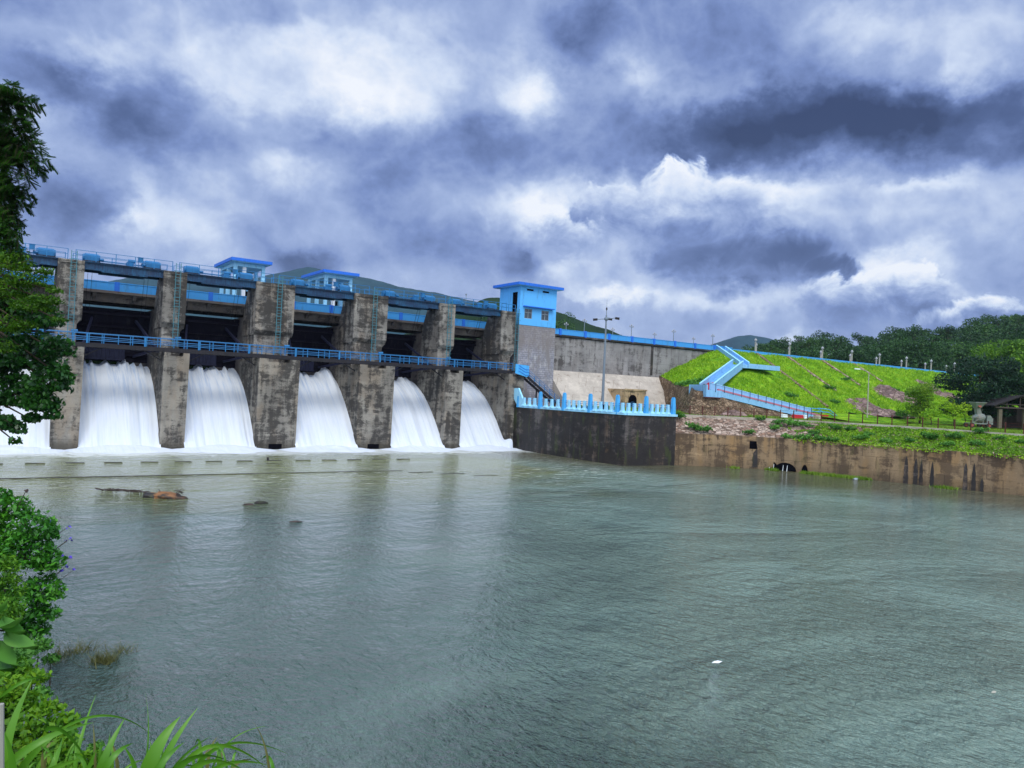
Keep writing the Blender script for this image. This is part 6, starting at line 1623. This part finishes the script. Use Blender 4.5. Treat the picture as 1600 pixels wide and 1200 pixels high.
# long curving grass blades close to the viewer
def ribbon(pts, w, D, mat_mb, twist=0.3):
    p = np.array([at(u, v, D + dd) for (u, v, dd) in pts]); n = 14; T_ = np.linspace(0, 1, n)
    if len(p) == 2: q = p[0] + (p[1] - p[0]) * T_[:, None]; q[:, 2] += 0.03 * np.sin(T_ * PI)
    else:
        q = ((1 - T_) ** 2)[:, None] * p[0] + (2 * T_ * (1 - T_))[:, None] * (2 * p[1] - .5 * (p[0] + p[2])) + (T_ ** 2)[:, None] * p[2]
    dq = np.gradient(q, axis=0); view = np.array([math.cos(AZ), math.sin(AZ), 0]); s = np.cross(dq, view + np.array([0.3 * twist, 0, twist])); s /= np.linalg.norm(s, axis=1)[:, None]
    ww_ = w * np.minimum(1, T_ * 3 + 0.5) * (1 - T_ ** 2.2) + 0.0006; nrm = np.cross(s, dq); nrm /= np.linalg.norm(nrm, axis=1)[:, None]
    V = []
    for k in range(n): V += [q[k] - s[k] * ww_[k], q[k] + nrm[k] * ww_[k] * .35, q[k] + s[k] * ww_[k]]
    F = []
    for k in range(n - 1): F += [(3 * k, 3 * k + 1, 3 * k + 4, 3 * k + 3), (3 * k + 1, 3 * k + 2, 3 * k + 5, 3 * k + 4)]
    mat_mb.add(V, F)
def blade_clump(label, base, lst):
    t = thing('reed_grass', label, 'grass plant', base)
    for (pts, w, D) in lst:
        mb = MB(); ribbon(pts, w, D, mb, random.uniform(-.3, .5)); mb.build('blade', m_blade, t, True)
blade_clump('tall curving green grass blades at the lower left corner', cw(-1.9, 3.0, 5.0), [
    ([(4, 1230, 0), (14, 1150, 0), (50, 1062, .1)], .022, 3.0), ([(-5, 1215, 0), (60, 1160, 0), (146, 1129, .2)], .016, 3.0), ([(20, 1220, 0), (60, 1170, 0), (112, 1128, .1)], .014, 3.1),
    ([(70, 1142, 0), (103, 1146, 0), (142, 1200, .1)], .011, 2.9), ([(60, 1240, 0), (85, 1190, 0), (98, 1150, .1)], .014, 3.0), ([(0, 1090, 0), (45, 1062, 0), (92, 1058, .2)], .006, 3.0),
    ([(150, 1230, 0), (165, 1180, 0), (195, 1122, .1)], .018, 3.0), ([(150, 1235, 0), (175, 1185, 0), (209, 1161, .1)], .014, 2.9), ([(110, 1240, 0), (125, 1160, 0), (150, 1085, .2)], .009, 3.2),
    ([(80, 1150, 0), (165, 1118, 0), (238, 1150, .2)], .005, 3.1), ([(40, 1250, 0), (70, 1210, 0), (130, 1185, 0)], .016, 2.8), ([(100, 1250, 0), (130, 1215, 0), (150, 1170, 0)], .014, 2.8), ([(10, 1250, 0), (20, 1200, 0), (5, 1140, 0)], .018, 2.9)])
blade_clump('broad bright grass blades at the bottom edge, right of the corner clump', cw(-1.6, 3.1, 5.0), [
    ([(222, 1250, 0), (240, 1180, 0), (282, 1119, .1)], .034, 3.0), ([(236, 1240, 0), (262, 1175, 0), (309, 1106, .1)], .016, 3.0), ([(228, 1235, 0), (255, 1190, 0), (288, 1160, .1)], .014, 2.9),
    ([(226, 1200, 0), (232, 1140, 0), (227, 1082, .1)], .003, 3.1), ([(262, 1235, 0), (330, 1166, 0), (416, 1200, .2)], .010, 3.0), ([(290, 1230, 0), (352, 1164, 0), (450, 1178, .2)], .008, 3.1),
    ([(250, 1240, 0), (300, 1185, 0), (362, 1192, .1)], .014, 2.9), ([(270, 1245, 0), (325, 1190, 0), (395, 1215, .1)], .013, 2.8), ([(255, 1240, 0), (280, 1190, 0), (330, 1150, .1)], .008, 3.1), ([(300, 1240, 0), (350, 1195, 0), (420, 1196, .1)], .010, 2.9), ([(205, 1240, 0), (210, 1200, 0), (192, 1165, 0)], .012, 3.0)])
rgb = np.random.default_rng(91)
for nm, base_, cu, cnt_, lb in (('small_grass_clump', cw(-2.2, 3.4, 4.9), 60, 34, 'thin tangled grass blades in the lower left corner under the tall blades'), ('small_grass_clump', cw(-1.4, 3.3, 4.9), 290, 26, 'thin short grass blades along the bottom edge right of the broad blades')):
    t = thing(nm, lb, 'grass plant', base_)
    for k in range(cnt_):
        u = cu + rgb.normal() * 60; dx = rgb.normal() * 30; h = rgb.uniform(30, 95); mb = MB()
        ribbon([(u, 1235, 0), (u + dx * .3, 1220 - h * .6, 0), (u + dx, 1215 - h * rgb.uniform(.5, 1), .1)], rgb.uniform(.003, .009), rgb.uniform(2.9, 3.6), mb, rgb.uniform(-.4, .6)); mb.build('blade', m_drygrass if k % 6 == 0 else m_blade, t, True)
b0 = at(-2, 1300, 2.0); b1 = at(1, 1100, 2.0); t = thing('cane_stalk', 'pale beige cane stalk at the very lower left edge', 'cane', b0); MB().tube(b0, b1, 0.013, 8, 0.008).build('stalk', m_lamppost, t)

# dry tuft standing in the water
t = thing('dry_grass_tuft', 'half-drowned brownish grass tuft in the water right of the bush', 'grass tuft', cw(-10.6, 20.5, 0))
C_ = []
for (u, v, n_) in ((163, 1034, 260), (190, 1018, 70), (140, 1016, 50), (118, 1020, 60), (98, 1026, 60), (88, 1034, 50)):
    D = 7.6 * FPX / (v - (578 + .046 * u)); q = at(u, v, D); C_.append(np.c_[q[0] + rng.normal(size=n_) * .17, q[1] + rng.normal(size=n_) * .17, np.full(n_, -0.03)])
np_build('blades', blades(np.concatenate(C_), 0.42, 0.010, 0.8), 3, m_drygrass, t)

# ================================================================== air
m = bpy.data.materials.new('moist_air'); m.use_nodes = True; nt = m.node_tree; nt.nodes.clear()
o_ = nd(nt, 'ShaderNodeOutputMaterial'); v_ = nd(nt, 'ShaderNodeVolumePrincipled')
v_.inputs['Color'].default_value = (0.62, 0.76, 1.0, 1); v_.inputs['Density'].default_value = 0.00009; v_.inputs['Anisotropy'].default_value = 0.2
nt.links.new(v_.outputs[0], o_.inputs['Volume'])
hz = MB().box(-1600, 2600, -400, 2600, -4.2, 245).build('haze', m); struct(hz, 'stuff')
